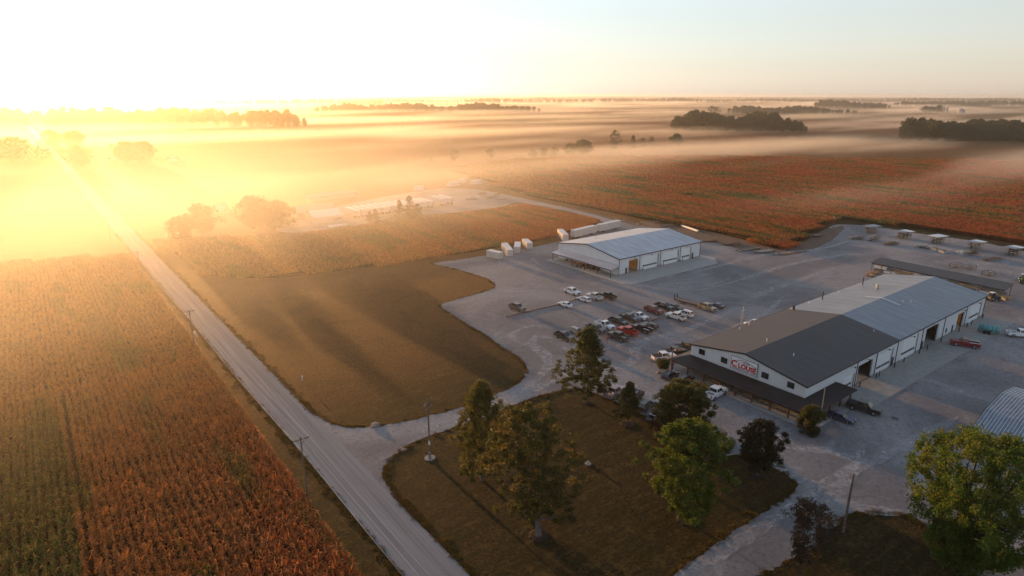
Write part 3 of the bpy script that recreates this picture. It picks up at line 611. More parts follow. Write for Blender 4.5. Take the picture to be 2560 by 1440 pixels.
for k, (x, y, s) in enumerate(((445, 588, 9), (548, 532, 8), (100, 372, 14), (292, 404, 13), (432, 404, 10))):     # small houses half lost in the mist
    p = G(x, y); hN = ['small pale house beside the dark trees near the road', 'small pale house behind the clump of orange lit trees', 'farmhouse lost in bright mist far along the road', 'low house in the mist under the two round trees', 'low shed in the mist right of the two round trees'][k]
    h = thing('house', hN, 'house', p, .2*k)
    MB().box((-s/2, -s/3, 0), (s/2, s/3, 3)).build('wall', M['cream'], h)
    b = MB(); b.add([(x_, y_, z) for x_ in (-s/2-.3, s/2+.3) for y_, z in ((-s/3-.3, 2.95), (0, 5.2), (s/3+.3, 2.95))], [(0, 1, 2), (5, 4, 3), (0, 3, 4, 1), (1, 4, 5, 2), (2, 5, 3, 0)]); b.build('roof', M['barn_roof'], h)
    for wx in (-s/4, s/4): MB().box((wx-.5, -s/3-.05, 1), (wx+.5, -s/3-.01, 2.1)).build('window', M['glass'], h)
def trailer_proto():
    t = thing('semi_trailer', 'x', 'trailer', group='white semi-trailers parked in a row at the farmyard')
    b = MB(); b.box((0, 0, 1.2), (14.6, 2.6, 4.0)); b.build('body', M['trailer'], t)
    b = MB()
    for i in range(12): b.box((.6+i*1.2, -.03, 1.25), (.68+i*1.2, -.002, 3.95)); b.box((.6+i*1.2, 2.602, 1.25), (.68+i*1.2, 2.63, 3.95))
    b.build('side_rib', M['cont'], t)['kind'] = 'stuff'
    for s in (0.12, 1.34): MB().box((-.05, s, 1.3), (-.003, s+1.14, 3.9)).build('rear_door', M['cont'], t)
    for x in (1.4, 2.7):
        for y in (.0, 2.1): MB().tube((x, y, .5), (x, y+.5, .5), .5, .5, 12).build('wheel', M['tyre'], t)
    for y in (.4, 2.0): MB().box((11, y, 0), (11.15, y+.15, 1.2)).build('landing_leg', M['steel_dark'], t)
    return t
tp = trailer_proto(); H4 = 4.0
T0, T1 = G(*zb_(885, 378), H4), G(*zb_(1690, 275), H4); far0 = G(*zb_(745, 330), H4)
ang = math.atan2(far0.y-T0.y, far0.x-T0.x)
N = 12
for k in range(N):
    o = tp if k == 0 else copy_tree(tp); q = T0.lerp(T1, k/(N-1))
    o.location = (q.x, q.y, 0); o.rotation_euler = (0, 0, ang); o['label'] = 'white semi-trailer, %s in the farmyard row counted from the barn end' % ordw[k]
for k, q in enumerate((G(*zb_(1845, 250), H4), G(*zb_(1915, 240), H4))):
    o = copy_tree(tp); o.location = (q.x, q.y, 0); o.rotation_euler = (0, 0, ang); o['label'] = ('white semi-trailer set apart past the row, nearer of the two', 'white semi-trailer set apart past the row, farther of the two')[k]
for k, (x, y, L_) in enumerate(((1870, 122, 9), (1985, 85, 6), (2130, 102, 8), (1500, 172, 7), (540, 582, 9))):
    p = G(*zb_(x, y)); lb = ['white flat-roofed storage box in the far field edge, longest of the three', 'small white storage box farthest out at the field edge', 'white storage box nearest the tractor tracks at the field edge', 'white hay wagon behind the row of trailers', 'long white tank lying at the front edge of the farmyard'][k]
    if k == 4:
        o = MB().tube((0, 0, .9), (L_, 0, .9), .75, .75, 14).tube((L_, 0, .9), (L_+.35, 0, .9), .75, .3, 14).tube((-.35, 0, .9), (0, 0, .9), .3, .75, 14)
        for x_ in (1.5, L_-1.5): o.box((x_, -.6, 0), (x_+.3, .6, .4))
        o = o.build('storage_tank', M['trailer']); o.location = p; tag(o, lb, 'tank')
    else:
        t = thing('storage_box', lb, 'container', p, .1)
        MB().box((0, 0, .3), (L_, 2.6, 2.9)).build('body', M['trailer'], t); MB().box((0, -.1, 2.9), (L_, 2.7, 3.05)).build('roof', M['trailer'], t)
# shipping containers and box trailers beside the rear workshop
def container(p, rz, L_, H_, label, wheels=False):
    t = thing('cargo_container', label, 'container', p, rz, 'pale containers beside the rear workshop'); z0 = .9 if wheels else .12
    MB().box((0, 0, z0), (L_, 2.44, z0+H_)).build('body', M['cont'], t)
    MB().box((-.03, -.03, z0+H_+.003), (L_+.03, 2.47, z0+H_+.08)).build('roof', M['trailer'], t)
    b = MB(); n = int(L_/.8)
    for i in range(n): b.box((.3+i*.8, -.05, z0+.1), (.62+i*.8, -.002, z0+H_-.1)); b.box((.3+i*.8, 2.442, z0+.1), (.62+i*.8, 2.49, z0+H_-.1))
    b.build('side_rib', M['cont'], t)['kind'] = 'stuff'
    for s in (.1, 1.25):
        d = MB().box((L_+.002, s, z0+.12), (L_+.06, s+1.1, z0+H_-.1)).build('end_door', M['cont'], t); MB().box((L_+.062, s+.5, z0+.2), (L_+.1, s+.56, z0+H_-.2)).build('lock_bar', M['metal'], d)
    if wheels:
        for x in (1.5, 2.8):
            for y in (0, 2.0): MB().tube((x, y, .48), (x, y+.44, .48), .48, .48, 12).build('wheel', M['tyre'], t)
        MB().box((L_-3, .3, 0), (L_-2.8, 2.1, .9)).build('landing_leg', M['steel_dark'], t)
def two(a, b_, z): A_, B2 = G(*a, z), G(*b_, z); return A_, math.atan2(B2.y-A_.y, B2.x-A_.x), (B2-A_).length
for a, b_, z, H_, lb, wh in (((1216, 642), (1247, 649), .1, 2.5, 'pale container lying nearest the field, leftmost of the group', False), ((1283, 641), (1268, 622), .1, 2.5, 'long pale container end-on between the low container and the two boxes', False),
        ((1300, 633), (1302, 619), .1, 2.4, 'small pale box container right of the long end-on one', False), ((1332, 622), (1319, 611), .1, 2.4, 'pale container with markings close to the corn, right of the small box', False),
        ((1421, 603), (1406, 588), .1, 2.8, 'tall pale container end-on beside the workshop roof', False), ((1437, 598), (1498, 583), .1, 2.9, 'long ribbed box trailer, first behind the workshop', True), ((1500, 583), (1557, 570), .1, 2.9, 'long ribbed box trailer, second and farther behind the workshop', True)):
    p, a_, l_ = two(a, b_, z); p.z = .03; container(p, a_, max(6.0, min(l_, 15.5)), H_, lb, wh)
# storage racks along the crop edge
def rack(p, rz, label, blue):
    t = thing('storage_rack', label, 'rack', p, rz, 'roofed steel racks along the field edge')
    for x in (-2.4, 0, 2.4):
        MB().box((x-.12, -.12, 0), (x+.12, .12, 3.1)).build('upright', M['steel_dark'], t)
        for z in (.55, 1.2, 1.85, 2.45): MB().box((x-.08, -1.6, z), (x+.08, 1.6, z+.12)).build('arm', M['steel_dark'], t)
    for z in (.68, 1.33, 1.98, 2.58):
        for k in range(5):
            y = random.choice((-1, 1))*random.uniform(.35, 1.4); l = random.uniform(4, 6.2); MB().box((-l/2, y-.12, z), (l/2, y+.12, z+random.uniform(.1, .28))).build('steel_bundle', random.choice([M['metal'], M['rust'], M['steel_dark'], M['wood']]), t)
    MB().obox((-1.7, 0, 3.25), (3.4, 4.6, .08)).build('roof_sheet', M['roof_blue'] if blue else M['roof_pale'], t); MB().obox((1.75, 0, 3.26), (3.4, 4.6, .08)).build('roof_sheet', M['roof_pale'] if not blue == 2 else M['roof_blue'], t)
M['roof_pale'] = simple('pale_sheet', (.55, .62, .66), .5, .1, var=.1)
M['roof_blue'] = simple('blue_grey_sheet', (.10, .14, .20), .4, .3, var=.1)
for k, (x, y) in enumerate(((2178, 582), (2259, 596), (2342, 608), (2437, 623), (2532, 638))):
    rack(G(x, y), R(-16), 'roofed rack of steel, %s in the line counted from the yard light' % ordw[k], (2, 1, 0, 1, 1)[k])
# long open lumber shed
A = G(2188, 655, 3.0); B_ = G(2516, 722, 3.0); rz = math.atan2(B_.y-A.y, B_.x-A.x); Ls = (B_-A).length
sh = thing('lumber_shed', 'long open-sided lumber shed with dark flat roof behind the main building', 'shed', (A.x, A.y, 0), rz)
b = MB(); b.add([(x, y, z) for x in (-.5, Ls+.5) for y, z in ((-2.2, 2.9), (4.4, 3.9), (4.4, 4.05), (-2.2, 3.05))], [(0, 1, 2, 3), (7, 6, 5, 4)]+[(i, 4+i, 4+(i+1) % 4, (i+1) % 4) for i in range(4)]); b.build('roof', M['roof_shed'], sh)
n = 13
for i in range(n):
    for y in (-1.8, 4.0): MB().box((i*Ls/(n-1)-.1, y-.1, 0), (i*Ls/(n-1)+.1, y+.1, 2.8 if y < 0 else 3.7)).build('post', M['wood_grey'], sh)
MB().box((-.2, -1.95, 2.6), (Ls+.2, -1.7, 2.84)).build('beam', M['dark_trim'], sh)
for i in range(n-1):
    for lv in range(2):
        if random.random() < .85:
            x = i*Ls/(n-1)+.5; o = MB().box((0, 0, 0), (random.uniform(3, 5), random.uniform(1, 1.4), random.uniform(.5, .9))).build('lumber_stack', random.choice([M['wood'], M['wood_grey'], M['white_trim'], M['wood']]))
            o.matrix_world = Matrix.Translation((A.x, A.y, 0)) @ Matrix.Rotation(rz, 4, 'Z') @ Matrix.Translation((x, -1.4+random.uniform(0, .4), .15+lv*1.15))
            tag(o, '%s board bundle in the %s bay of the long shed' % (('low', 'raised')[lv], ordw[i]), 'lumber stack', 'board bundles under the long shed roof')
# ------------------------------------------------------------------ vehicles (front towards +x, origin on the ground under the middle)
PAINT = {}
def paint(c):
    k = tuple(c)
    if k not in PAINT:
        m, t, b_ = new_mat('car_paint'); b_.inputs['Base Color'].default_value = (*c, 1); b_.inputs['Roughness'].default_value = .32; b_.inputs['Coat Weight'].default_value = .25; b_.inputs['Coat Roughness'].default_value = .12
        n = NT(t); d = n.noise(n.mapv(), 1.5, 4); z = n.sep()[2]
        lk(t, n.mix(n.math('MULTIPLY', n.rng(z, 1.0, .3), n.rng(d, .3, .7, .08, .4)), tuple(c), (.20, .18, .16)), b_.inputs['Base Color']); PAINT[k] = m
    return PAINT[k]
def wheel_parts(t, xs, hw, r, w=.25):
    for x in xs:
        for s in (-1, 1):
            y0, y1 = s*(hw-w), s*(hw+.015)
            wh = MB().tube((x, y0, r), (x, y1, r), r, r, 16).build('wheel', M['tyre'], t)
            MB().tube((x, y1, r), (x, y1+s*.012, r), r*.62, r*.55, 12).build('rim', M['rim'], wh)
def arch(cx, r, z0, n=7): return [(cx-r*math.cos(math.pi*k/(n-1)), max(z0, .12+r*math.sin(math.pi*k/(n-1))+.28)) for k in range(n)]
def glasshouse(t, body, xr, xw, xrr, xrf, zb, zt, hw, hwr, posts):
    """cabin frustum: xr rear base, xw windscreen base, xrr/xrf roof; adds shell to body, panes as parts"""
    q = [(xr, hw, zb), (xw, hw, zb), (xrf, hwr, zt), (xrr, hwr, zt)]
    vs = [(x, -y, z) for x, y, z in q]+[(x, y, z) for x, y, z in q]
    body.add(vs, [(0, 1, 2, 3), (7, 6, 5, 4), (1, 5, 6, 2), (2, 6, 7, 3), (4, 0, 3, 7)])
    def P(u, v, s): # side point: u 0..1 along, v 0..1 up
        a = Vector((xr+(xw-xr)*u, hw, zb)); b_ = Vector((xrr+(xrf-xrr)*u, hwr, zt)); p = a.lerp(b_, v); return (p.x, s*(p.y+.012), p.z)
    for s in (-1, 1):
        for u0, u1 in posts:
            MB().add([P(u0, .12, s), P(u1, .12, s), P(u1*.97+.015, .86, s), P(u0*.97+.015, .86, s)], [(0, 1, 2, 3) if s < 0 else (3, 2, 1, 0)]).build('side_window', M['glass'], t)
    def W_(xa, xb, sgn):
        a = .1; pts = []
        for v, w in ((.08, .9), (.9, .9)):
            x = xa+(xb-xa)*v+sgn*.012; h = (hw+(hwr-hw)*v)*w; z = zb+(zt-zb)*v+.006; pts += [(x, -h, z), (x, h, z)]
        return pts
    MB().add(W_(xw, xrf, 1), [(0, 1, 3, 2)]).build('windshield', M['glass'], t); MB().add(W_(xr, xrr, -1), [(0, 2, 3, 1)]).build('rear_window', M['glass'], t)
def lamps(t, xf, xb, hw, zf, zb_, chrome=True):
    for s in (-1, 1):
        MB().box((xf-.05, s*(hw-.42), zf-.1), (xf+.02, s*(hw-.06), zf+.1)).build('headlight', M['clear_lamp'], t)
        MB().box((xb-.02, s*(hw-.2), zb_-.2), (xb+.06, s*(hw-.03), zb_+.2)).build('tail_light', M['red_lamp'], t)
        MB().box((.62, s*(hw+.02), 1.12), (.80, s*(hw+.24), 1.3)).build('mirror', M['dark_trim'], t)
    MB().box((xf-.04, -hw+.48, zf-.2), (xf+.035, hw-.48, zf+.12)).build('grille', M['steel_dark'], t)
def pickup(label, c, loc, rz, crew=True, dually=False, cargo=None, cab='open', s=1.0, group='cars and trucks parked in the gravel lot'):
    t = thing('pickup_truck', label, 'pickup truck', loc, rz, group); p = paint(c); b = MB(); hw = 1.0
    wr, wf = -1.75, 1.85; xb0 = -1.05 if crew else -.55
    low = [(-2.88, .5), (-2.3, .45)]+arch(wr, .5, .45)+[(-1.2, .42), (1.3, .42)]+arch(wf, .5, .45)+[(2.4, .45), (2.9, .5), (2.98, .8), (2.95, 1.12), (2.75, 1.2), (1.35, 1.24), (xb0, 1.22), (xb0, .82), (-2.88, .82)]
    b.prism(low, -hw, hw, 0, lambda z: 1.0 if z < 1.0 else .965)
    for s_ in (-1, 1): b.box((-2.88, s_*(hw-.1), .78), (xb0-.002, s_*hw*.985, 1.24))
    b.box((-2.92, -hw+.02, .80), (-2.82, hw-.02, 1.22)); b.box((xb0-.08, -hw+.1, .82), (xb0-.003, hw-.1, 1.22))
    xw = 1.32; glasshouse(t, b, xb0+.02, xw, xb0+.08, xw-.66, 1.22, 1.94, hw*.965, .80, ((.06, .40), (.44, .84)) if crew else ((.1, .8),))
    b.build('body', p, t)
    MB().box((-2.80, -hw+.11, .823), (xb0-.09, hw-.11, .86)).build('bed_liner', M['black'], t)
    if cab == 'cover': MB().box((-2.86, -hw+.05, 1.245), (xb0-.01, hw-.05, 1.30)).build('bed_cover', M['black'], t)
    if cab == 'cap': MB().prism([(-2.86, 1.245), (-2.75, 1.8), (xb0-.02, 1.83), (xb0-.02, 1.245)], -hw+.05, hw-.05, 0, lambda z: 1 if z < 1.5 else .8).build('bed_cap', p, t)
    if cab == 'rack':
        for s_ in (-1, 1): MB().box((-2.85, s_*.86, 1.25), (xb0-.05, s_*.98, 1.36)).build('tool_box', M['white_trim'], t)
    if cargo:
        for k in range(4): MB().obox((random.uniform(-2.6, -1.5), random.uniform(-.6, .6), 1.0+k*.05), (random.uniform(.3, 1), random.uniform(.2, .7), .25), random.random()).build('cargo', random.choice([M['white_trim'], M['wood'], M['steel_dark']]), t)
    for xa, xb in ((2.9, 3.05), (-3.05, -2.9)): MB().box((xa, -hw*.95, .48), (xb, hw*.95, .68)).build('bumper', M['rim'], t)
    lamps(t, 2.95, -2.94, hw, .93, 1.0); wheel_parts(t, (wr, wf), hw, .42, .3); t.scale = (s, s, s*1.07); return t
def suv(label, c, loc, rz, L_=4.75, H_=1.72, wagon=False, group='cars and trucks parked in the gravel lot'):
    t = thing('estate_car' if wagon else 'sport_utility_vehicle', label, 'suv' if not wagon else 'car', loc, rz, group); b = MB(); h = L_/2; hw = .93; zb = .98 if not wagon else .9
    low = [(-h, .45), (-h+.4, .38)]+arch(-h+.95, .45, .38)+[(-h+1.5, .35), (h-1.5, .35)]+arch(h-.95, .45, .38)+[(h-.4, .38), (h, .45), (h+.03, .7), (h-.06, zb-.1), (h-1.15, zb+.02), (-h+.05, zb+.03)]
    b.prism(low, -hw, hw, 0, lambda z: 1 if z < .85 else .96)
    glasshouse(t, b, -h+.08, h-1.2, -h+.42, h-2.05, zb, H_, hw*.94, .70, ((.05, .28), (.32, .58), (.62, .9))); b.build('body', paint(c), t)
    for xa, xb in ((h, h+.08), (-h-.08, -h)): MB().box((xa, -hw*.93, .42), (xb, hw*.93, .6)).build('bumper', paint(c), t)
    for s_ in (-1, 1): MB().box((-h+.8, s_*.62, H_+.02), (h-2.3, s_*.66, H_+.07)).build('roof_rail', M['dark_trim'], t)
    lamps(t, h+.01, -h, hw, .75, .9); wheel_parts(t, (-h+.95, h-.95), hw, .36); return t
def sedan(label, c, loc, rz, group='cars and trucks parked in the gravel lot'):
    t = thing('sedan_car', label, 'car', loc, rz, group); b = MB(); h = 2.4; hw = .9
    low = [(-h, .45), (-h+.4, .33)]+arch(-h+.95, .42, .33)+[(-h+1.45, .3), (h-1.45, .3)]+arch(h-.95, .42, .33)+[(h-.4, .33), (h, .42), (h+.02, .62), (h-.15, .78), (h-1.25, .92), (-h+.9, .96), (-h+.05, .92)]
    b.prism(low, -hw, hw, 0, lambda z: 1 if z < .8 else .95)
    glasshouse(t, b, -h+.62, h-1.3, -h+1.3, h-2.1, .92, 1.44, hw*.92, .62, ((.12, .46), (.5, .86))); b.build('body', paint(c), t)
    for xa, xb in ((h, h+.06), (-h-.06, -h)): MB().box((xa, -hw*.93, .36), (xb, hw*.93, .52)).build('bumper', paint(c), t)
    lamps(t, h-.02, -h+.01, hw, .66, .8); wheel_parts(t, (-h+.95, h-.95), hw, .33, .22); return t
WH, BK, DG, SV, RD, TN, DR = (.72, .73, .75), (.018, .018, .02), (.06, .062, .07), (.42, .42, .42), (.42, .02, .02), (.30, .22, .13), (.16, .02, .02)
def at(x, y): p = G(x, y); return (p.x, p.y, .03)
D, U = -R(87), R(93)      # noses towards / away from the camera side
pickup('grey pickup standing alone at the field end of the long pipe', (.13, .10, .08), at(1293, 775), D)
sedan('white sedan parked alone against the long pipe', WH, at(1413, 766), U)
suv('white estate car between the white sedan and the white pickups', WH, at(1460, 753), U, 4.7, 1.55, True)
pickup('white crew-cab pickup parked nose-in behind the long pipe', WH, at(1430, 735), D)
pickup('pearl white pickup with empty dark bed, next to the dark pickup of the back row', (.60, .56, .50), at(1486, 748), U)
pickup('dark brown pickup at the end of the back row nearest the workshop', (.05, .035, .03), at(1519, 746), U)
pickup('tan pickup hitched to the flatbed trailer', TN, at(1767, 775), D-R(8))
sedan('dark sedan parked beyond the tan pickup at the end of the lot', DG, at(1790, 769), U+R(12))
pickup('maroon crew-cab pickup with bed cover in the middle row', DR, at(1634, 782), D, cab='cover')
pickup('black pickup between the maroon pickup and the black sedan', BK, at(1660, 773), D)
sedan('black sedan beside the black pickup at the end of the middle row', BK, at(1687, 773), D)
pickup('white pickup with dark bed facing the maroon pickup', (.66, .64, .60), at(1690, 798), U, cargo=True)
suv('white boxy sport utility vehicle beside the white pickup with dark bed', WH, at(1712, 790), U, 4.9, 1.85)
pickup('white single-cab pickup at the far end of the front row', WH, at(1597, 797), D, crew=False, s=.92)
pickup('dark pickup with grey toolbox beside the white single-cab pickup', (.04, .032, .032), at(1573, 802), D, cargo=True)
pickup('black pickup with chrome mirror in the centre of the front row', (.03, .026, .028), at(1545, 811), D)
pickup('white work pickup with side tool boxes in the front row', WH, at(1511, 820), D, crew=False, cab='rack')
pickup('charcoal pickup half hidden behind the lot\'s tallest tree', (.07, .06, .06), at(1490, 829), D)
pickup('black pickup with tan roof glint and cargo in its bed, beside the person', (.05, .04, .03), at(1545, 848), U, cargo=True)
pickup('bright red pickup in the near row', RD, at(1569, 835), U)
pickup('black pickup with pale bed cover right of the bright red pickup', BK, at(1605, 829), U, cab='rack')
suv('dark hatchback at the far end of the near row', (.07, .045, .04), at(1624, 819), U, 4.5, 1.5, True)
pickup('dark green pickup leftmost of the front row, partly behind the tree', (.035, .032, .026), at(1410, 848), D)
suv('pale car hidden behind the tree between two dark pickups', (.35, .34, .32), at(1443, 834), D, 4.6, 1.5, True)
pickup('white pickup with bed cover beside the round bush at the office corner', WH, at(1659, 900), -R(20), cab='cover')
pickup('black pickup second from the round bush at the office corner', BK, at(1688, 887), -R(20), cab='cover')
pickup('black pickup third from the round bush, against the office corner', (.025, .02, .02), at(1716, 874), -R(20), cab='cover')
pickup('white crew-cab pickup parked along the porch below the sign', WH, at(1788, 991), R(4), s=1.06)
suv('dark blue estate car with tail lamps lit by the sky, beside the brown lamp pole', (.03, .035, .05), at(1676, 944), R(8), 4.9, 1.55, True)
suv('black sport utility vehicle under the porch edge, second from the brown lamp pole', (.015, .014, .015), at(1712, 957), R(6), 5.0, 1.75)
sedan('dark red car almost hidden beneath the porch behind the white pickup', DR, at(1748, 975), R(4))
pickup('silver and maroon pickup between the tall tree and the small tree at the lawn edge', (.33, .24, .24), at(1535, 989), R(14), cargo=True)
pickup('black pickup behind the small staked tree', BK, at(1583, 1003), R(194), cab='cover')
suv('dark sport utility vehicle at the lawn edge right of the small staked tree', (.05, .05, .045), at(1616, 1020), R(12), 4.9, 1.75)
suv('pale blue car parked half under the wide dark tree', (.14, .2, .26), at(1640, 1046), R(10), 4.6, 1.5, True)
sedan('dark sedan between the bright green tree and the dark round tree', (.03, .032, .036), at(1782, 1092), R(160))
suv('navy estate car left of the dark round tree', (.02, .024, .04), at(1818, 1120), R(20), 4.9, 1.55, True)
sedan('bright blue sedan parked by the porch corner', (.006, .013, .07), at(2101, 1050), -R(82))
pickup('black pickup with dark bed parked beside the bright blue sedan', BK, at(2158, 1028), -R(78), s=1.05, cab='cover')
pickup('dark red pickup with white tool boxes by the open middle bay', (.20, .012, .015), at(2411, 866), R(115), crew=False, cab='rack', s=1.05)
pickup('white pickup at the picture edge towing the tank trailer', WH, at(2548, 842), -R(52), crew=False, s=1.02)
pickup('white pickup mostly hidden behind the roof of the sign building', WH, G(1889, 818), R(150), cab='cover')
# flatbed trailer with raised ramps
p0, p1 = G(1690, 752), G(1742, 765); rz = math.atan2(p1.y-p0.y, p1.x-p0.x)
t = thing('flatbed_trailer', 'flatbed trailer with wooden deck and raised ramps behind the tan pickup', 'trailer', (p0.x, p0.y, .03), rz)
for k in range(8): MB().box((0, -1.1+k*.275, .75), (7.4, -.85+k*.275, .81)).build('plank', M['wood_grey'], t)
b = MB(); b.box((-.1, -1.18, .55), (7.5, -1.11, .86)); b.box((-.1, 1.11, .55), (7.5, 1.18, .86)); b.box((7.42, -1.1, .55), (7.5, 1.1, .86)); b.add([(7.5, -1.1, .6), (7.5, 1.1, .6), (9.2, 0, .6), (7.5, -1.1, .72), (7.5, 1.1, .72), (9.2, 0, .72)], [(0, 2, 1), (3, 4, 5), (0, 3, 5, 2), (1, 2, 5, 4)]); b.build('frame', M['rust'], t)
for s_ in (-1, 1):
    MB().obox((-.15, s_*.75, 1.5), (.1, .5, 1.5), 0, 0, -.12).build('ramp', M['steel_dark'], t)
    MB().box((2.1, s_*1.2, .8), (4.1, s_*1.45, .88)).build('fender', M['steel_dark'], t)
    for x in (2.6, 3.6): w_ = MB().tube((x, s_*1.22, .4), (x, s_*1.44, .4), .4, .4, 14).build('wheel', M['tyre'], t); MB().tube((x, s_*1.44, .4), (x, s_*1.455, .4), .25, .22, 10).build('rim', M['rim'], w_)
# tank trailer
M['teal'] = simple('teal_tank', (.10, .30, .33), .45, var=.1)
p0 = G(2447, 830); p1 = G(2500, 840); rz = math.atan2(p1.y-p0.y, p1.x-p0.x)
t = thing('tank_trailer', 'teal cylindrical tank on a trailer outside the last bay', 'trailer', (p0.x, p0.y, .03), rz)
b = MB(); b.tube((0, 0, 1.55), (3.9, 0, 1.55), .85, .85, 18); b.tube((3.9, 0, 1.55), (4.15, 0, 1.55), .85, .5, 18); b.tube((-.25, 0, 1.55), (0, 0, 1.55), .5, .85, 18); b.build('tank', M['teal'], t, True)
for x in (.6, 1.6, 2.6, 3.5): MB().tube((x, 0, 1.55), (x+.08, 0, 1.55), .875, .875, 18).build('band', M['steel_dark'], t)
b = MB(); b.box((-.4, -.8, .55), (4.3, -.65, .7)); b.box((-.4, .65, .55), (4.3, .8, .7)); b.box((4.3, -.1, .5), (7.0, .1, .62)); b.box((-.4, -.65, .56), (-.2, .65, .69)); b.build('frame', M['steel_dark'], t)
for x in (1.2, 2.1):
    for s_ in (-1, 1): MB().tube((x, s_*.85, .4), (x, s_*1.08, .4), .4, .4, 14).build('wheel', M['tyre'], t)
# telehandler behind the building and other machines
def tractor(label, x, y, rz, col, cab_m):
    t = thing('loader_tractor', label, 'machine', at(x, y), rz); b = MB()
    b.prism([(-1.6, .7), (1.8, .7), (1.9, 1.2), (1.6, 1.5), (.2, 1.6), (-1.6, 1.5)], -.6, .6); b.build('body', col, t)
    MB().prism([(-1.2, 1.5), (.1, 1.6), (-.1, 2.6), (-1.1, 2.6)], -.62, .62, 0, lambda z: 1 if z < 2 else .85).build('cab', cab_m, t); MB().box((-1.2, -.6, 2.6), (0, .6, 2.72)).build('roof', M['white_trim'], t)
    for x_, r in ((-1.0, .75), (1.3, .55)):
        for s_ in (-1, 1): w_ = MB().tube((x_, s_*.65, r), (x_, s_*1.05, r), r, r, 16).build('wheel', M['tyre'], t); MB().tube((x_, s_*1.05, r), (x_, s_*1.07, r), r*.5, r*.45, 10).build('rim', M['rim'], w_)
    MB().obox((2.3, .5, 1.1), (2.6, .14, .16), 0, 0, .3).build('arm', M['steel_dark'], t); MB().obox((2.3, -.5, 1.1), (2.6, .14, .16), 0, 0, .3).build('arm', M['steel_dark'], t)
    MB().prism([(3.3, .2), (3.9, .2), (3.5, 1.0)], -.9, .9).build('bucket', M['steel_dark'], t)
M['green_paint'] = simple('green_machine_paint', (.04, .12, .04), .5)
tractor('loader with pale cab roof behind the far corner of the sign building', 2482, 752, R(-30), M['steel_dark'], M['glass'])
tractor('rusty tractor under the workshop awning nearest the porch post', 1475, 672, R(-80), M['rust'], M['rust'])
tractor('green loader at the right picture edge behind the lumber shed', 2556, 706, R(200), M['green_paint'], M['glass'])
t = thing('farm_wagon', 'small rusty wagon under the workshop awning in front of the tractor', 'wagon', at(1452, 668), R(95))
MB().box((-1.4, -.8, .8), (1.4, .8, 1.5)).build('box', M['rust'], t)
for x in (-.9, .9):
    for s_ in (-1, 1): MB().tube((x, s_*.82, .4), (x, s_*1.0, .4), .4, .4, 12).build('wheel', M['tyre'], t)
for k, (x, y) in enumerate(((1418, 652), (1427, 656), (1434, 659))):
    t = thing('implement', ('plough frame with round discs, %s from the awning end' % ordw[k]), 'farm implement', at(x, y), R(60)*k, 'farm implements under the awning')
    MB().box((-1, -.1, .6), (1, .1, .75)).build('bar', M['rust'], t)
    for x_ in (-.7, 0, .7): MB().tube((x_, -.08, .45), (x_, .08, .45), .45, .45, 14).build('disc', M['rust'], t)
# ------------------------------------------------------------------ person in the lot
def person(x, y, label):
    t = thing('person', label, 'person', at(x, y), R(-120)); me = bpy.data.meshes.new('body')
    J = {'pel': (0, 0, .96, .13), 'ch': (0, 0, 1.25, .155), 'sh': (0, 0, 1.42, .12), 'nk': (0, 0, 1.52, .055), 'hd': (.01, 0, 1.62, .088), 'tp': (.01, 0, 1.72, .085)}
    E = [('pel', 'ch'), ('ch', 'sh'), ('sh', 'nk'), ('nk', 'hd'), ('hd', 'tp')]
    for s_, n in ((-1, 'l'), (1, 'r')):
        f = .12*s_
        J.update({n+'h': (0, .1*s_, .90, .1), n+'k': (f*.6, .12*s_, .5, .068), n+'a': (f-.03, .12*s_, .09, .045), n+'t': (f+.14, .13*s_, .05, .04),
                  n+'s': (0, .19*s_, 1.41, .062), n+'e': (-f*.4, .27*s_, 1.13, .045), n+'w': (-f+.04, .27*s_, .88, .032), n+'p': (-f+.06, .27*s_, .80, .032)})
        E += [('pel', n+'h'), (n+'h', n+'k'), (n+'k', n+'a'), (n+'a', n+'t'), ('sh', n+'s'), (n+'s', n+'e'), (n+'e', n+'w'), (n+'w', n+'p')]
        for k, l_ in enumerate((.07, .085, .08, .065)):
            o_ = (-f+.06+(k-1.5)*.02, .27*s_+.004*k, .78)
            J[n+'f%d' % k] = (*o_, .009); J[n+'g%d' % k] = (o_[0]+.01, o_[1]-.012*s_, .78-l_, .007); E += [(n+'p', n+'f%d' % k), (n+'f%d' % k, n+'g%d' % k)]
        J[n+'th'] = (-f+.11, .26*s_, .79, .01); E.append((n+'p', n+'th'))
    ks = list(J); me.from_pydata([J[k][:3] for k in ks], [(ks.index(a), ks.index(c)) for a, c in E], [])
    o = bpy.data.objects.new('body', me); sc.collection.objects.link(o); o.parent = t
    md = o.modifiers.new('skin', 'SKIN'); sv = me.skin_vertices[0].data
    for i, k in enumerate(ks): sv[i].radius = (J[k][3],)*2; sv[i].use_root = (k == 'pel')
    o.modifiers.new('sub', 'SUBSURF').levels = 1; o.modifiers['sub'].render_levels = 1
    m, tt, bb = new_mat('clothed_body'); n = NT(tt); tc = tt.nodes.new('ShaderNodeTexCoord'); z = n.sep(tc.outputs['Object'])[2]
    c = n.mix(n.math('GREATER_THAN', z, .93), (.03, .05, .12), (.45, .03, .025)); c = n.mix(n.math('GREATER_THAN', z, 1.5), c, (.45, .28, .2)); lk(tt, n.mix(n.math('LESS_THAN', z, .09), c, (.05, .03, .02)), bb.inputs['Base Color']); me.materials.append(m)
    h = MB(); h.tube((0, 0, 1.66), (0, 0, 1.76), .1, .085, 12); h.tube((0, 0, 1.76), (0, 0, 1.79), .085, .03, 12); h.box((.06, -.06, 1.66), (.19, .06, 1.68)); h.build('cap', M['dark_trim'], t)
person(1518, 854, 'person in red shirt and blue jeans walking beside the parked pickups')
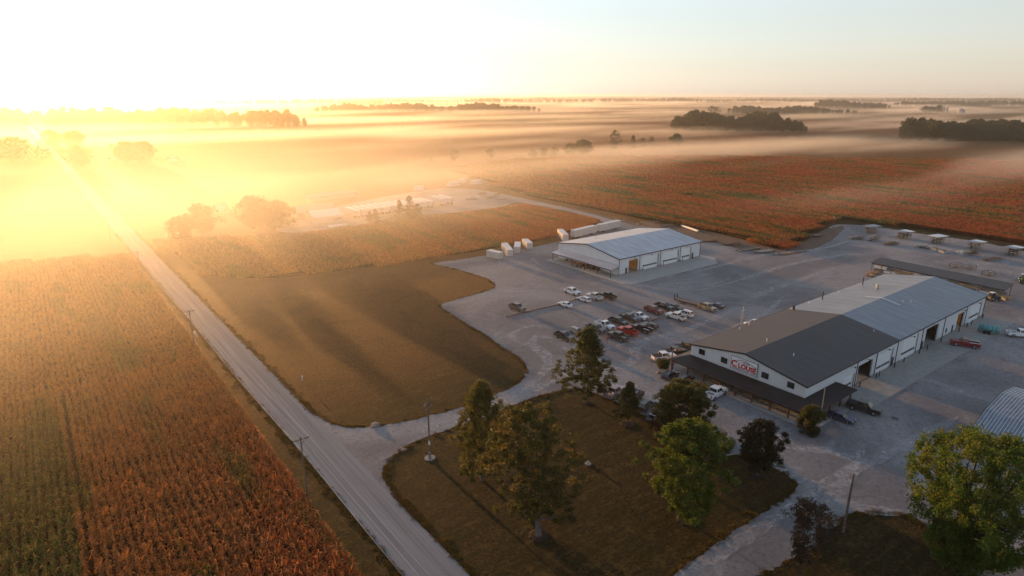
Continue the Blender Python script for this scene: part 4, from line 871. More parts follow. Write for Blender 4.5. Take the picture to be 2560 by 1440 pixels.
# ------------------------------------------------------------------ poles and wires
def upole(name, loc, h, label, rz=0, arms=1, group=None, lean=0.0, kit=False, lamp=False, m=None, cat='utility pole', r=.15):
    t = thing(name, label, cat, loc, rz, group)
    MB().tube((0, 0, 0), (lean, 0, h), r, r*.66, 10).build('shaft', m or M['pole'], t)
    for a in range(arms):
        z = h-.35-a*1.3; MB().box((-1.25, -.19, z-.06), (1.25, -.08, z+.07)).build('crossarm', M['pole'], t)
        for s_ in (-1, 1):
            MB().tube((s_*.75, -.13, z-.03), (s_*.08, -.13, z-.75), .03, .03, 5).build('brace', M['steel_dark'], t)
            MB().tube((s_*1.15, -.13, z+.06), (s_*1.15, -.13, z+.28), .06, .04, 8).build('insulator', M['metal'], t)
    if arms: MB().tube((0, 0, h), (0, 0, h+.22), .06, .04, 8).build('insulator', M['metal'], t)
    return t
YP = [12.0]+[G(x, y, 10.9).y for x, y in ((752, 1092), (470, 775), (341, 628), (266, 540), (228, 492), (199, 459), (175, 433), (158, 414))]
XP = lambda y: 26.4-.0125*y
PL = [None, 'nearest to the drive junction', 'second up the road from the junction', 'third up the road from the junction', 'fourth up the road, in orange haze', 'fifth up the road, in bright haze', 'sixth up the road, in bright haze', 'seventh up the road, fading in the glow', 'eighth up the road, farthest seen']
for k, y in enumerate(YP):
    if k: t = upole('utility_pole', (XP(y), y, 0), 10.9, 'wooden roadside utility pole with one crossarm, '+PL[k], 0, 1, 'utility poles along the road')
for dx, dz, nm, cl in ((-1.15, .0, 'wire on the field side arm of the roadside poles', 0), (1.15, 0, 'wire on the road side arm of the roadside poles', 0), (0, .45, 'topmost wire running over the roadside poles', 0), (.16, -2.6, 'lowest wire strung along the roadside poles', 1)):
    pts = []
    for i in range(len(YP)-1):
        for j in range(12):
            u = j/12; y = YP[i]+(YP[i+1]-YP[i])*u; pts.append((XP(y)+dx, y-.13, 10.9-.07+dz-.9*4*u*(1-u)))
    tag(MB().path(pts, .013, 4).build('power_line', M['wire']), nm, 'power line', 'power lines along the road')
tp_ = upole('utility_pole', tuple(G(1075, 1145)), 11.2, 'double-armed utility pole with meter box and ring at its base on the lawn', R(35), 2)
b = MB(); b.tube((0, 0, 0), (0, 0, .12), .95, .9, 18); b.build('base_ring', M['conc'], tp_); MB().box((-.75, -.35, .1), (-.45, -.1, 1.5)).build('meter_box', M['metal'], tp_); MB().tube((.2, 0, 0), (.17, 0, 7), .05, .05, 6).build('riser', M['metal'], tp_); MB().tube((0, 0, 2.6), (0, 0, 3.4), .165, .165, 10).build('band', M['white_trim'], tp_)
for s_ in (-1, 0, 1): MB().tube((.7*s_, .3, 10), (.7*s_, .3, 10.5), .11, .11, 8).build('fuse_cutout', M['metal'], tp_)
upole('wooden_pole', tuple(G(2108, 1330)), 9.6, 'bare wooden pole at the lawn corner beside the lower drive', 0, 0, r=.19)
pb = G(2046, 1076); fp = upole('flag_pole', tuple(pb), HGT(pb, 970), 'pale slim pole with small lamps beside the round porch shrub', 0, 0, m=M['metal'], cat='pole', r=.09)
for z in (5.2, 5.7, 6.2): MB().obox((.2, 0, z), (.3, .12, .16)).build('bracket', M['rust'], fp)
pb = G(1676, 946); lp = upole('lamp_pole', tuple(pb), HGT(pb, 873), 'brown wooden lamp pole at the office corner beside the round bush', 0, 0, m=M['post'], cat='lamp pole', r=.17)
b = MB(); b.tube((0, 0, HGT(pb, 873)-.5), (.9, 0, HGT(pb, 873)-.3), .04, .04, 6); b.tube((.9, 0, HGT(pb, 873)-.5), (.9, 0, HGT(pb, 873)-.25), .22, .12, 10); b.build('lamp', M['metal'], lp)
pb = G(2080, 585); yl = upole('yard_light', tuple(pb), HGT(pb, 545), 'tall dark yard light pole at the corner of the crop field', 0, 0, m=M['steel_dark'], cat='lamp pole', r=.13)
b = MB(); b.tube((0, 0, HGT(pb, 545)), (.0, 0, HGT(pb, 545)+.3), .25, .15, 10); b.build('lamp', M['white_trim'], yl)
pb = G(1853, 822); hh = HGT(pb, 776); lt = thing('lattice_mast', 'thin lattice antenna mast standing behind the office roof', 'mast', tuple(pb))
for k in range(3):
    a0 = k*2.094; a1 = a0+2.094
    MB().tube((.45*math.cos(a0), .45*math.sin(a0), 0), (.1*math.cos(a0), .1*math.sin(a0), hh), .04, .03, 5).build('leg', M['metal'], lt)
    b = MB()
    for i in range(12):
        r0, r1 = .45-.35*i/12, .45-.35*(i+1)/12
        b.tube((r0*math.cos(a0), r0*math.sin(a0), hh*i/12), (r1*math.cos(a1), r1*math.sin(a1), hh*(i+1)/12), .02, .02, 4)
    b.build('lacing', M['metal'], lt)
MB().tube((-1, 0, hh), (1, 0, hh), .03, .03, 5).tube((0, 0, hh), (0, 0, hh+1.2), .03, .03, 5).build('antenna', M['white_trim'], lt)
for k, (x, y) in enumerate(((553, 388), (673, 383), (797, 376))):
    upole('utility_pole', tuple(G(x, y)), 11, 'slim pole standing in the misty field, %s from the two round trees' % ordw[k], .3, 1, 'poles across the misty field')
wsb = G(491, 868); ws = thing('windsock', 'pale pink windsock hanging beside the road between two poles', 'windsock', tuple(wsb))
MB().tube((0, 0, 0), (0, 0, 4.2), .03, .03, 6).build('mast', M['metal'], ws); MB().tube((.05, 0, 4.1), (.6, 0, 2.7), .38, .16, 10).build('sock', simple('pale_pink_cloth', (.75, .45, .36), .8), ws)
# ------------------------------------------------------------------ lot furniture, boulders, piles
def rod(pts, r, m, name, label, cat, group=None): tag(MB().path([(p.x, p.y, r+.03) for p in gp(pts)], r, 7).build(name, m), label, cat, group)
rod([(1266, 793), (1345, 774), (1420, 757), (1450, 745)], .14, M['rust'], 'parking_barrier', 'long dark pipe laid as a parking stop beside the white sedan', 'pipe')
rod([(1606, 812), (1648, 796)], .14, M['rust'], 'parking_barrier', 'short dark pipe on the gravel beyond the dark hatchback', 'pipe')
rod([(1815, 1140), (1872, 1133)], .13, M['conc'], 'parking_barrier', 'pale kerb rail at the tip of the lawn by the navy estate car', 'kerb')
def rock(p, r, label, name='boulder', m=None, group=None, cat='boulder', flat=.65):
    bm = bmesh.new(); bmesh.ops.create_icosphere(bm, subdivisions=3, radius=1); se = random.random()*50
    from mathutils import noise as _n
    for v in bm.verts:
        k = .8+.45*_n.noise(v.co*1.1+Vector((se, 0, 0)))+.12*_n.noise(v.co*3.1+Vector((0, se, 0))); v.co *= r*k; v.co.z *= flat
        if v.co.z < -.15*r: v.co.z = -.15*r
    me = bpy.data.meshes.new(name); bm.to_mesh(me); bm.free(); me.materials.append(m or M['rock']); o = bpy.data.objects.new(name, me); sc.collection.objects.link(o); o.location = p; tag(o, label, cat, group); return o
rock(G(939, 1063), 1.2, 'large pale boulder at the mouth of the drive', flat=.55); rock(G(1008, 1124), .7, 'flat low stone at the lawn corner beside the drive', flat=.3)
rock(G(1646, 932), .65, 'small stone beside the round bush at the office corner'); rock(G(1578, 727), .5, 'stone on the workshop apron corner'); rock(G(1388, 655), .4, 'stone at the far end of the workshop awning')
for k, (x, y) in enumerate(((1500, 541), (1512, 543), (1539, 548), (1546, 551), (1560, 552), (1572, 553), (1594, 560), (1400, 516), (1424, 533), (1345, 506))):
    rock(G(x, y), .8+.3*random.random(), 'pale limestone block heaped along the farm drive, %s from the workshop end' % ordw[9-k], group='stone blocks beside the farm drive')
wc = thing('well_cover', 'small round concrete well cover in the middle of the lawn', 'well cover', tuple(G(1470, 1160))); b = MB(); b.tube((0, 0, 0), (0, 0, .2), .55, .5, 18); b.build('ring', M['conc'], wc); MB().tube((0, 0, .25), (0, 0, .55), .22, .18, 10).build('cap', M['metal'], wc)
mk = thing('marker_post', 'low white utility marker in the grass left of the drive', 'marker', tuple(G(756, 952))); MB().box((-.08, -.05, 0), (.08, .05, 1.2)).build('post', M['white_trim'], mk); MB().box((-.16, -.06, .9), (.16, .06, 1.25)).build('plate', M['white_trim'], mk)
# picnic table and bench under the porch
def bench(x, y, rz, label, table=False):
    t = thing('picnic_table' if table else 'bench', label, 'table' if table else 'bench', (x, y, .13), rz)
    zt_ = .75 if table else .45
    for k in range(4 if table else 3): MB().box((-1.1, -.4+k*.2, zt_-.04), (1.1, -.22+k*.2, zt_)).build('plank', M['wood_grey'], t)
    for x_ in (-.8, .8): MB().box((x_-.05, -.35, 0), (x_+.05, .3, zt_-.045)).build('leg', M['wood_grey'], t)
    if table:
        for s_ in (-1, 1): MB().box((-1.1, s_*.75-.12, .42), (1.1, s_*.75+.12, .46)).build('seat', M['wood'], t)
bench(109.9, 72.6, R(90), 'wooden picnic table under the porch near the brown lamp pole', True)
for k, y in enumerate((65, 61.2, 57.4)): bench(110.2, y, R(90), 'wooden bench under the porch, %s from the picnic table' % ordw[k])
# materials stored along the yard
def pile(x, y, n, L_, m, label, rz, h=.5, spread=1.2):
    p = G(x, y); t = thing('steel_pile', label, 'pile', (p.x, p.y, .03), rz); h *= 1.2; spread *= 1.15
    for k in range(n*2): MB().obox((random.uniform(-.4, .4), (random.random()-.5)*spread*2, .12+h*random.random()), (L_*random.uniform(.6, 1), random.uniform(.12, .4), random.uniform(.1, .25)), random.uniform(-.12, .12)).build('beam', random.choice(m), t)
sm = [M['rust'], M['steel_dark'], M['metal'], M['wood_grey']]; wm = [M['wood'], M['wood_grey'], M['rust']]
for k, (x, y, n, L_, mm, rz, h, lb) in enumerate(((2140, 598, 9, 7, sm, -15, 1, 'dark steel sections stacked nearest the yard light'), (2185, 602, 12, 6, sm, -15, 1.6, 'taller heap of dark steel beside the first rack'), (2228, 612, 10, 7, wm, -15, .9, 'scattered timber and steel before the second rack'),
        (2300, 618, 6, 5, [M['metal'], M['roof_blue']], -15, .9, 'blue grey sheet bundles before the third rack'), (2318, 622, 6, 4, [M['metal'], M['rust']], -15, .8, 'rusty and grey bundles before the third rack'), (2430, 636, 14, 5, sm+[M['green_paint']], -15, 1.4, 'heap of green and grey fittings before the fourth rack'), (2480, 650, 12, 9, sm, -15, .5, 'long low pipes before the fifth rack'),
        (1772, 604, 9, 9, [M['rust'], M['dirt']], -14, .35, 'rusty flat beams on the ground behind the workshop corner'), (1830, 612, 9, 9, [M['rust'], M['steel_dark']], -14, .35, 'brown flat panels lying between workshop and crop corner'), (1868, 624, 7, 12, sm, -14, .25, 'long dark rails on the gravel near the crop corner'), (1910, 630, 6, 10, sm, -14, .25, 'dark rails against the crop corner'),
        (2040, 592, 10, 5, sm, -14, .8, 'dark fittings heaped below the yard light'), (2186, 684, 8, 4, [M['wood'], M['wood']], 10, .5, 'yellow timber offcuts at the left end of the lumber shed'), (2176, 690, 8, 4, [M['wood'], M['rust']], 30, .4, 'pale boards lying loose beside the lumber shed'),
        (1225, 494, 8, 10, sm, 20, .8, 'dark beams beside the far farm track'), (1255, 500, 8, 8, sm, 10, .5, 'low scattered beams at the corner of the middle corn field'), (1180, 500, 7, 8, sm, 0, .7, 'dark machinery frames beyond the row of trailers'), (1205, 486, 9, 6, wm, 0, .8, 'orange lit frames at the far side of the farmyard'), (1245, 487, 9, 6, wm, 30, .8, 'fence like frames at the far right of the farmyard'),
        (1640, 556, 5, 4, sm, 0, .4, 'debris along the drive behind the workshop'), (1665, 564, 9, 9, [M['rust'], M['wood_grey']], -14, .3, 'brown planks on the verge behind the workshop roof'))):
    pile(x, y, n, L_, mm, lb, R(rz), h)
for k, (x, y) in enumerate(((2388, 668), (2424, 672), (2470, 688))):
    t = thing('rack_stand', 'empty steel rack frame on the gravel behind the lumber shed, %s from its left' % ordw[k], 'rack', at(x, y), R(-14), 'empty frames behind the lumber shed')
    for x_ in (-1.6, 1.6):
        for y_ in (-1.2, 1.2): MB().box((x_-.08, y_-.08, 0), (x_+.08, y_+.08, 1.3)).build('leg', M['steel_dark'], t)
    b = MB(); b.box((-1.7, -1.3, 1.3), (1.7, -1.15, 1.42)); b.box((-1.7, 1.15, 1.3), (1.7, 1.3, 1.42)); b.box((-1.7, -1.148, 1.3), (-1.55, 1.148, 1.42)); b.box((1.55, -1.148, 1.3), (1.7, 1.148, 1.42)); b.build('rim_beam', M['steel_dark'], t)
    MB().box((-1.5, -1.1, .6), (1.5, 1.1, .7)).build('tray', M['wood_grey'], t)
for k, (x, y, m_) in enumerate(((2338, 626, 'dirt'), (2358, 632, 'conc_l'))):
    t = thing('material_bin', ('open bin of red brown stone beside the bundles', 'pale concrete bin of red brown stone, right of the similar bin')[k], 'bin', at(x, y), R(-15))
    for a, c in (((-1.6, -1.2, 0), (1.6, -1.05, 1)), ((-1.6, 1.05, 0), (1.6, 1.2, 1)), ((-1.6, -1.04, 0), (-1.45, 1.04, 1)), ((1.45, -1.04, 0), (1.6, 1.04, 1))): MB().box(a, c).build('side', M['conc_l'], t)
    MB().add([(-1.4, -1, .5), (1.4, -1, .5), (1.4, 1, .5), (-1.4, 1, .5), (0, 0, 1.3)], [(0, 1, 4), (1, 2, 4), (2, 3, 4), (3, 0, 4)]).build('contents', M['rust'], t)
rock(G(2402, 634), 2.0, 'pale tarpaulin covered mound between third and fourth rack', 'covered_mound', simple('pale_tarpaulin', (.36, .33, .31), .7, var=.15), cat='mound', flat=.8)
p0, p1, rz = G(1702, 566), G(1742, 580), 0; rz = math.atan2(p1.y-p0.y, p1.x-p0.x); l_ = (p1-p0).length
t = thing('feed_bunk', 'long pale trough on the verge between workshop and crop', 'trough', (p0.x, p0.y, 0), rz); b = MB(); b.box((0, 0, .2), (l_, .8, .3)); b.box((0, 0, .302), (l_, .08, .8)); b.box((0, .72, .302), (l_, .8, .8)); b.build('trough', M['white_trim'], t)
for k in range(5): MB().box((.5+k*(l_-1)/4, .1, 0), (.6+k*(l_-1)/4, .7, .2)).build('leg', M['steel_dark'], t)
cone = thing('traffic_cone', 'small red orange cone beyond the white boxy utility vehicle', 'cone', at(1726, 776)); MB().tube((0, 0, .05), (0, 0, .8), .22, .05, 10).build('cone', simple('cone_orange', (.6, .08, .02), .6), cone); MB().box((-.25, -.25, 0), (.25, .25, .05)).build('base', M['black'], cone)
for k, (x, y, lb) in enumerate(((2310, 924, 'iron drain grate in the gravel by the strip of light'), (2237, 1046, 'broken manhole patch in the gravel beyond the black pickup'))):
    b = MB(); b.tube((0, 0, 0), (0, 0, .05), .9-.2*k, .85-.2*k, 16); o = b.build('manhole_cover', M['steel_dark']); o.location = at(x, y); tag(o, lb, 'manhole cover')
# farmstead silo far right
p = G(2402, 284); t = thing('grain_bin', 'pale round grain bin on the misty horizon', 'silo', tuple(p)); MB().tube((0, 0, 0), (0, 0, 12), 11, 11, 20).build('wall', M['roof_old'], t); MB().tube((0, 0, 12), (0, 0, 17), 11.4, 1, 20).build('roof', M['roof_old'], t)
for k, (x, y) in enumerate(((2358, 284), (2366, 284))):
    p = G(x, y); t = thing('silo', 'slim tower silo on the horizon, %s of the grain bin pair' % ('outer', 'inner')[k], 'silo', tuple(p)); MB().tube((0, 0, 0), (0, 0, 20), 3, 3, 14).build('wall', M['conc'], t); MB().tube((0, 0, 20), (0, 0, 22.5), 3.1, .5, 14).build('roof', M['metal'], t)
# ------------------------------------------------------------------ trees
def np_mesh(name, V, m, tint=None, nper=4, smooth=False):
    """V: (n, nper, 3) faces"""
    n = V.shape[0]; me = bpy.data.meshes.new(name); me.vertices.add(n*nper); me.loops.add(n*nper); me.polygons.add(n)
    me.vertices.foreach_set('co', V.reshape(-1).astype(np.float32)); me.loops.foreach_set('vertex_index', np.arange(n*nper, dtype=np.int32))
    me.polygons.foreach_set('loop_start', np.arange(0, n*nper, nper, dtype=np.int32)); me.update(calc_edges=True); me.materials.append(m)
    if tint is not None:
        a = me.attributes.new('tint', 'FLOAT', 'FACE'); a.data.foreach_set('value', tint.astype(np.float32))
    return me
def leaf_quads(C, rad, per, size, flat=.75, droop=0.0):
    k = len(C); n = k*per; c = np.repeat(C, per, 0); r = np.repeat(rad, per)
    d = rng.normal(size=(n, 3)); d /= np.linalg.norm(d, axis=1)[:, None]; d *= (rng.random(n)**.45*r)[:, None]; d[:, 2] *= flat
    p = c+d; u = rng.normal(size=(n, 3)); u[:, 2] = u[:, 2]*.5-droop; u /= np.linalg.norm(u, axis=1)[:, None]
    w = np.cross(u, rng.normal(size=(n, 3))); w /= np.linalg.norm(w, axis=1)[:, None]
    s = size*(.6+.8*rng.random(n)); a = u*s[:, None]; b_ = w*(s*.42)[:, None]
    V = np.stack([p, p+a*.5+b_, p+a, p+a*.5-b_], 1)
    t = np.clip(np.repeat(rng.random(k), per)*.6+rng.random(n)*.4, 0, 1); return V, t
def crown_pts(kind, h0, h1, R_, n, seed, off=(0, 0)):
    r = np.random.default_rng(seed); P = []; rad = []
    ph = r.random(6)*6.28; am = r.random(6)*.16+.05
    while len(P) < n:
        t = r.random(); az = r.random()*6.283
        if kind == 'oval': f = math.sin(math.pi*min(1, (t*.92+.06)))**.6
        elif kind == 'cone': f = (1-t)**.75*.98+.06
        elif kind == 'pin': f = (1-t)**.62*(1 if t > .12 else .7)+.05
        elif kind == 'spread': f = math.sin(math.pi*(t*.8+.14))**.5
        elif kind == 'vase': f = min(1, .38+t*1.05)*(1 if t < .62 else math.cos((t-.62)/.38*1.35)**.8)
        elif kind == 'round': f = math.sqrt(max(0, 1-(2*t-1)**2))*.96+.04
        f *= 1+sum(am[i]*math.sin((i+1)*az+ph[i]+t*5*(i % 3)) for i in range(6))*.9
        q = r.random()**.42*f*R_
        P.append((off[0]*t+q*math.cos(az), off[1]*t+q*math.sin(az), h0+(h1-h0)*t)); rad.append(1.0)
    return np.array(P), np.array(rad)
def tree(name, label, kind, loc, h, R_, leaf, bark, n=150, per=90, size=.34, h0=.22, seed=1, trunk=.3, cl=1.0, off=(0, 0), group=None, gap=0.0, flat=.75, droop=0.0, ring=0.0, stems=1, cat='tree'):
    t = thing(name, label, cat, loc, random.random()*0, group)
    C, rad = crown_pts(kind, h*h0, h*.97, R_, n, seed, off); rad = rad*cl*(.7+.6*rng.random(len(rad)))
    V, tt = leaf_quads(C, rad, per, size, flat, droop)
    if gap: keep = rng.random(len(V)) > gap; V, tt = V[keep], tt[keep]
    o = bpy.data.objects.new('crown', np_mesh('crown', V, leaf, tt)); sc.collection.objects.link(o); o.parent = t
    b = MB(); tops = []
    for s_ in range(stems):
        ox = 0 if stems == 1 else math.cos(s_*2.4)*R_*.3; oy = 0 if stems == 1 else math.sin(s_*2.4)*R_*.3
        pts = [Vector((ox*k/6+off[0]*k/7+random.gauss(0, .05)*k, oy*k/6+off[1]*k/7+random.gauss(0, .05)*k, h*.86*k/6-.1*(k == 0))) for k in range(7)]
        b.path(pts, [trunk*(1.25 if k == 0 else (1-k/7.2)) for k in range(7)], 9); tops.append(pts)
    for i in range(0, len(C), max(1, len(C)//70)):
        c = Vector(C[i]); P = tops[i % len(tops)]; zs = max(h*h0*.75, c.z-.55*math.hypot(c.x, c.y)-.4); u = min(5.99, max(0, zs/(h*.86)*6)); k = int(u); a = P[k].lerp(P[min(6, k+1)], u-k)
        md_ = a.lerp(c, .5)+Vector((0, 0, .25)); r0 = max(.035, trunk*(1-u/6.5)*.42); b.path([a, md_, c], [r0, r0*.6, .015], 5)
    b.build('trunk', bark, t, True)
    if ring:
        q = [Vector((ring*(1+.08*math.sin(3*k))*math.cos(k*.314), ring*(1+.08*math.sin(3*k))*math.sin(k*.314))) for k in range(20)]
        m_ = MB(); m_.add([(v.x, v.y, .05) for v in q]+[(v.x*.8, v.y*.8, .14) for v in q]+[(0, 0, .2)], [(i, (i+1) % 20, 20+(i+1) % 20, 20+i) for i in range(20)]+[(20+i, 20+(i+1) % 20, 40) for i in range(20)]); m_.build('mulch_ring', M['mulch'], t)
    return t
def top(p, y): return HGT(p, y)
p = G(1347, 1340); tree('oak_tree', 'big spreading brown oak in the foreground lawn with pale trunk and mulch ring', 'spread', p, top(p, 1020)*1.0, 6.6, M['l_oak'], M['bark'], 360, 119, .25, .18, 3, .40, .66, (-1.2, .9), gap=.2, ring=1.5)
p = G(1205, 1200); tree('birch_tree', 'golden leaved tree behind the big oak on its road side', 'pin', p, top(p, 950), 5.6, M['l_gold'], M['bark'], 330, 112, .23, .10, 8, .26, .62, (0, 0), gap=.1)
p = G(1467, 1006); tree('pin_oak_tree', 'tall pin oak with bare lower trunk at the tip of the lawn by the lot', 'pin', p, top(p, 815), 5.6, M['l_pin'], M['bark'], 330, 112, .24, .17, 14, .24, .62, ring=.9, droop=.3, gap=.08)
p = G(1570, 1060); tree('young_tree', 'small young tree in a mulch ring at the car park edge', 'cone', p, top(p, 955), 2.9, M['l_pin'], M['bark_dark'], 150, 112, .18, .2, 21, .1, .42, ring=1.5)
p = G(1697, 1085); tree('elm_tree', 'wide dark tree standing before the porch of the sign building', 'spread', p, top(p, 955), 5.4, M['l_pin'], M['bark_dark'], 360, 112, .24, .12, 33, .28, .66)
p = G(1715, 1300); tree('ash_tree', 'bright green rounded tree in a mulch ring in the middle of the lawn', 'oval', p, top(p, 1052), 5.9, M['l_green'], M['bark'], 430, 119, .25, .10, 41, .24, .68, ring=1.5)
p = G(1893, 1190); tree('maple_tree', 'compact dark purple brown maple on the lawn tip', 'oval', p, top(p, 1050), 3.4, M['l_dark'], M['bark'], 260, 119, .22, .18, 52, .15, .52, ring=.9)
p = G(1996, 1450); tree('withered_tree', 'thin withered tree with sparse brown leaves by the lower drive', 'vase', p, top(p, 1250), 3.1, M['l_brown'], M['bark_dark'], 120, 56, .22, .3, 61, .13, .6, gap=.1)
p = G(2058, 1370); tree('withered_tree', 'low brown leaved sapling beside the thin withered tree', 'round', p, top(p, 1290), 1.8, M['l_brown'], M['bark_dark'], 50, 42, .19, .25, 63, .06, .5, gap=.1)
p = G(2412, 1420); tree('maple_tree', 'very large yellow green maple in the corner before the gambrel barn', 'vase', p, top(p, 1105), 9.4, M['l_maple'], M['bark_dark'], 640, 119, .27, .08, 71, .36, .72, (.3, .3), stems=4, flat=1.3, gap=.12)
p = G(1650, 1075); tree('flowering_shrub', 'low dark shrub with red blossom under the wide dark tree', 'round', p, 2.2, 1.7, M['l_brown'], M['bark_dark'], 40, 90, .2, .05, 66, .05, .5, cat='shrub')
p = G(2026, 1078); tree('ornamental_tree', 'clipped round tree at the porch corner beside the pale pole', 'round', p, top(p, 1020)+.3, 1.75, M['l_pin'], M['bark_dark'], 90, 110, .2, .28, 75, .08, .5, cat='tree')
p = G(2029, 1084); o = tree('hedge_shrub', 'low clipped green hedge at the foot of the round porch tree', 'round', p, 1.3, 1.7, M['l_green2'] if 'l_green2' in M else M['l_fir'], M['bark_dark'], 70, 154, .13, .02, 76, .03, .38, cat='hedge')
p = G(1658, 930); tree('round_bush', 'globe shaped bush on a short stem by the brown lamp pole', 'round', p, 3.1, 1.45, M['l_pin'], M['bark_dark'], 70, 154, .14, .3, 77, .07, .42, cat='bush')
p = G(2000, 1066); tree('conifer_shrub', 'small dark upright evergreen beside the round porch tree', 'cone', p, 2.6, .7, M['l_fir'], M['bark_dark'], 40, 112, .12, .05, 78, .05, .35, cat='shrub')
# trees in the haze: each its own thing
HZ = [('leafy_tree', 460, 600, 541, 27, 'round', 'l_far', 'lower round tree left of the dark pair by the road'), ('leafy_tree', 512, 582, 512, 36, 'oval', 'l_far', 'ragged tree casting a long misty shadow, right of the lower round tree'), ('leafy_tree', 636, 570, 492, 40, 'oval', 'l_far', 'tall broad tree, left half of the clump before the farm barn'),
      ('leafy_tree', 695, 568, 506, 42, 'round', 'l_far', 'broad tree, right half of the clump before the farm barn'), ('spruce_tree', 925, 555, 528, 9, 'cone', 'l_fir', 'small spruce, left of the little pair before the trailers'), ('spruce_tree', 940, 556, 522, 11, 'cone', 'l_fir', 'small spruce, right of the little pair before the trailers'),
      ('spruce_tree', 1000, 546, 500, 15, 'cone', 'l_fir', 'spruce on the barn side of the tall spruce before the trailers'), ('spruce_tree', 1026, 546, 490, 20, 'cone', 'l_fir', 'tallest spruce before the row of trailers'), ('spruce_tree', 1044, 546, 510, 15, 'cone', 'l_fir', 'dark low spruce at the right foot of the tallest spruce'),
      ('leafy_tree', 200, 415, 365, 23, 'oval', 'l_far', 'single round tree in bright mist beside the road'), ('leafy_tree', 320, 406, 354, 26, 'round', 'l_far', 'left tree of the misty pair'), ('leafy_tree', 358, 406, 354, 26, 'vase', 'l_far', 'right tree of the misty pair with torn top'),
      ('leafy_tree', 35, 400, 346, 32, 'round', 'l_far', 'large tree at the left picture edge lost in glare'), ('leafy_tree', 85, 402, 374, 28, 'round', 'l_far', 'low tree right of the large tree lost in glare'), ('leafy_tree', 132, 368, 327, 20, 'round', 'l_far', 'faint round tree behind, left of two ghostly trees'), ('leafy_tree', 186, 366, 329, 22, 'round', 'l_far', 'faint round tree behind, right of two ghostly trees'),
      ('leafy_tree', 1135, 403, 374, 13, 'vase', 'l_far', 'small tree alone on the dark field line'), ('leafy_tree', 1078, 406, 390, 9, 'round', 'l_far', 'small bush left of the tree on the dark field line'), ('leafy_tree', 1228, 395, 370, 12, 'round', 'l_far', 'round little tree right of the tree on the dark field line'), ('leafy_tree', 1333, 392, 374, 11, 'round', 'l_far', 'faint bush starting the misty hedgerow'),
      ('leafy_tree', 1360, 390, 370, 13, 'round', 'l_far', 'second faint bush of the misty hedgerow'), ('leafy_tree', 1385, 388, 368, 12, 'round', 'l_far', 'third faint bush of the misty hedgerow'), ('leafy_tree', 1425, 386, 358, 17, 'oval', 'l_far', 'left tree of the small misty grove'), ('leafy_tree', 1458, 385, 350, 22, 'round', 'l_far', 'broad tree of the small misty grove'),
      ('leafy_tree', 1537, 374, 326, 15, 'oval', 'l_far', 'tall dark tree standing out of the mist in mid field'), ('spruce_tree', 1582, 372, 337, 11, 'cone', 'l_fir', 'pointed spruce right of the tall mid field tree'), ('leafy_tree', 1604, 370, 345, 9, 'round', 'l_far', 'little round tree right of the pointed spruce'), ('leafy_tree', 1628, 370, 342, 10, 'round', 'l_far', 'little oval tree second right of the pointed spruce'), ('leafy_tree', 1690, 362, 335, 16, 'round', 'l_far', 'misty tree below the end of the wooded island'),
      ('leafy_tree', 1778, 285, 265, 10, 'round', 'l_far', 'small far tree, left of two before the long wood'), ('leafy_tree', 1792, 285, 266, 9, 'round', 'l_far', 'small far tree, right of two before the long wood'), ('leafy_tree', 2316, 282, 266, 12, 'round', 'l_far', 'far round tree left of the silos'), ('leafy_tree', 2342, 282, 264, 13, 'round', 'l_far', 'far round tree next to the silos')]
for k, (nm, x, y, yt, w, kd, lf, lb) in enumerate(HZ):
    p = G(x, y); sc_ = p.length/F; R_ = w*sc_; h = max(4, top(p, yt)); big_ = w > 20
    tree(nm, lb, kd, p, h, R_, M[lf], M['bark_dark'], 110 if big_ else 75, 60 if big_ else 44, max(.3, R_*.09), .08, 100+k, R_*.05, R_*.22, flat=.8)
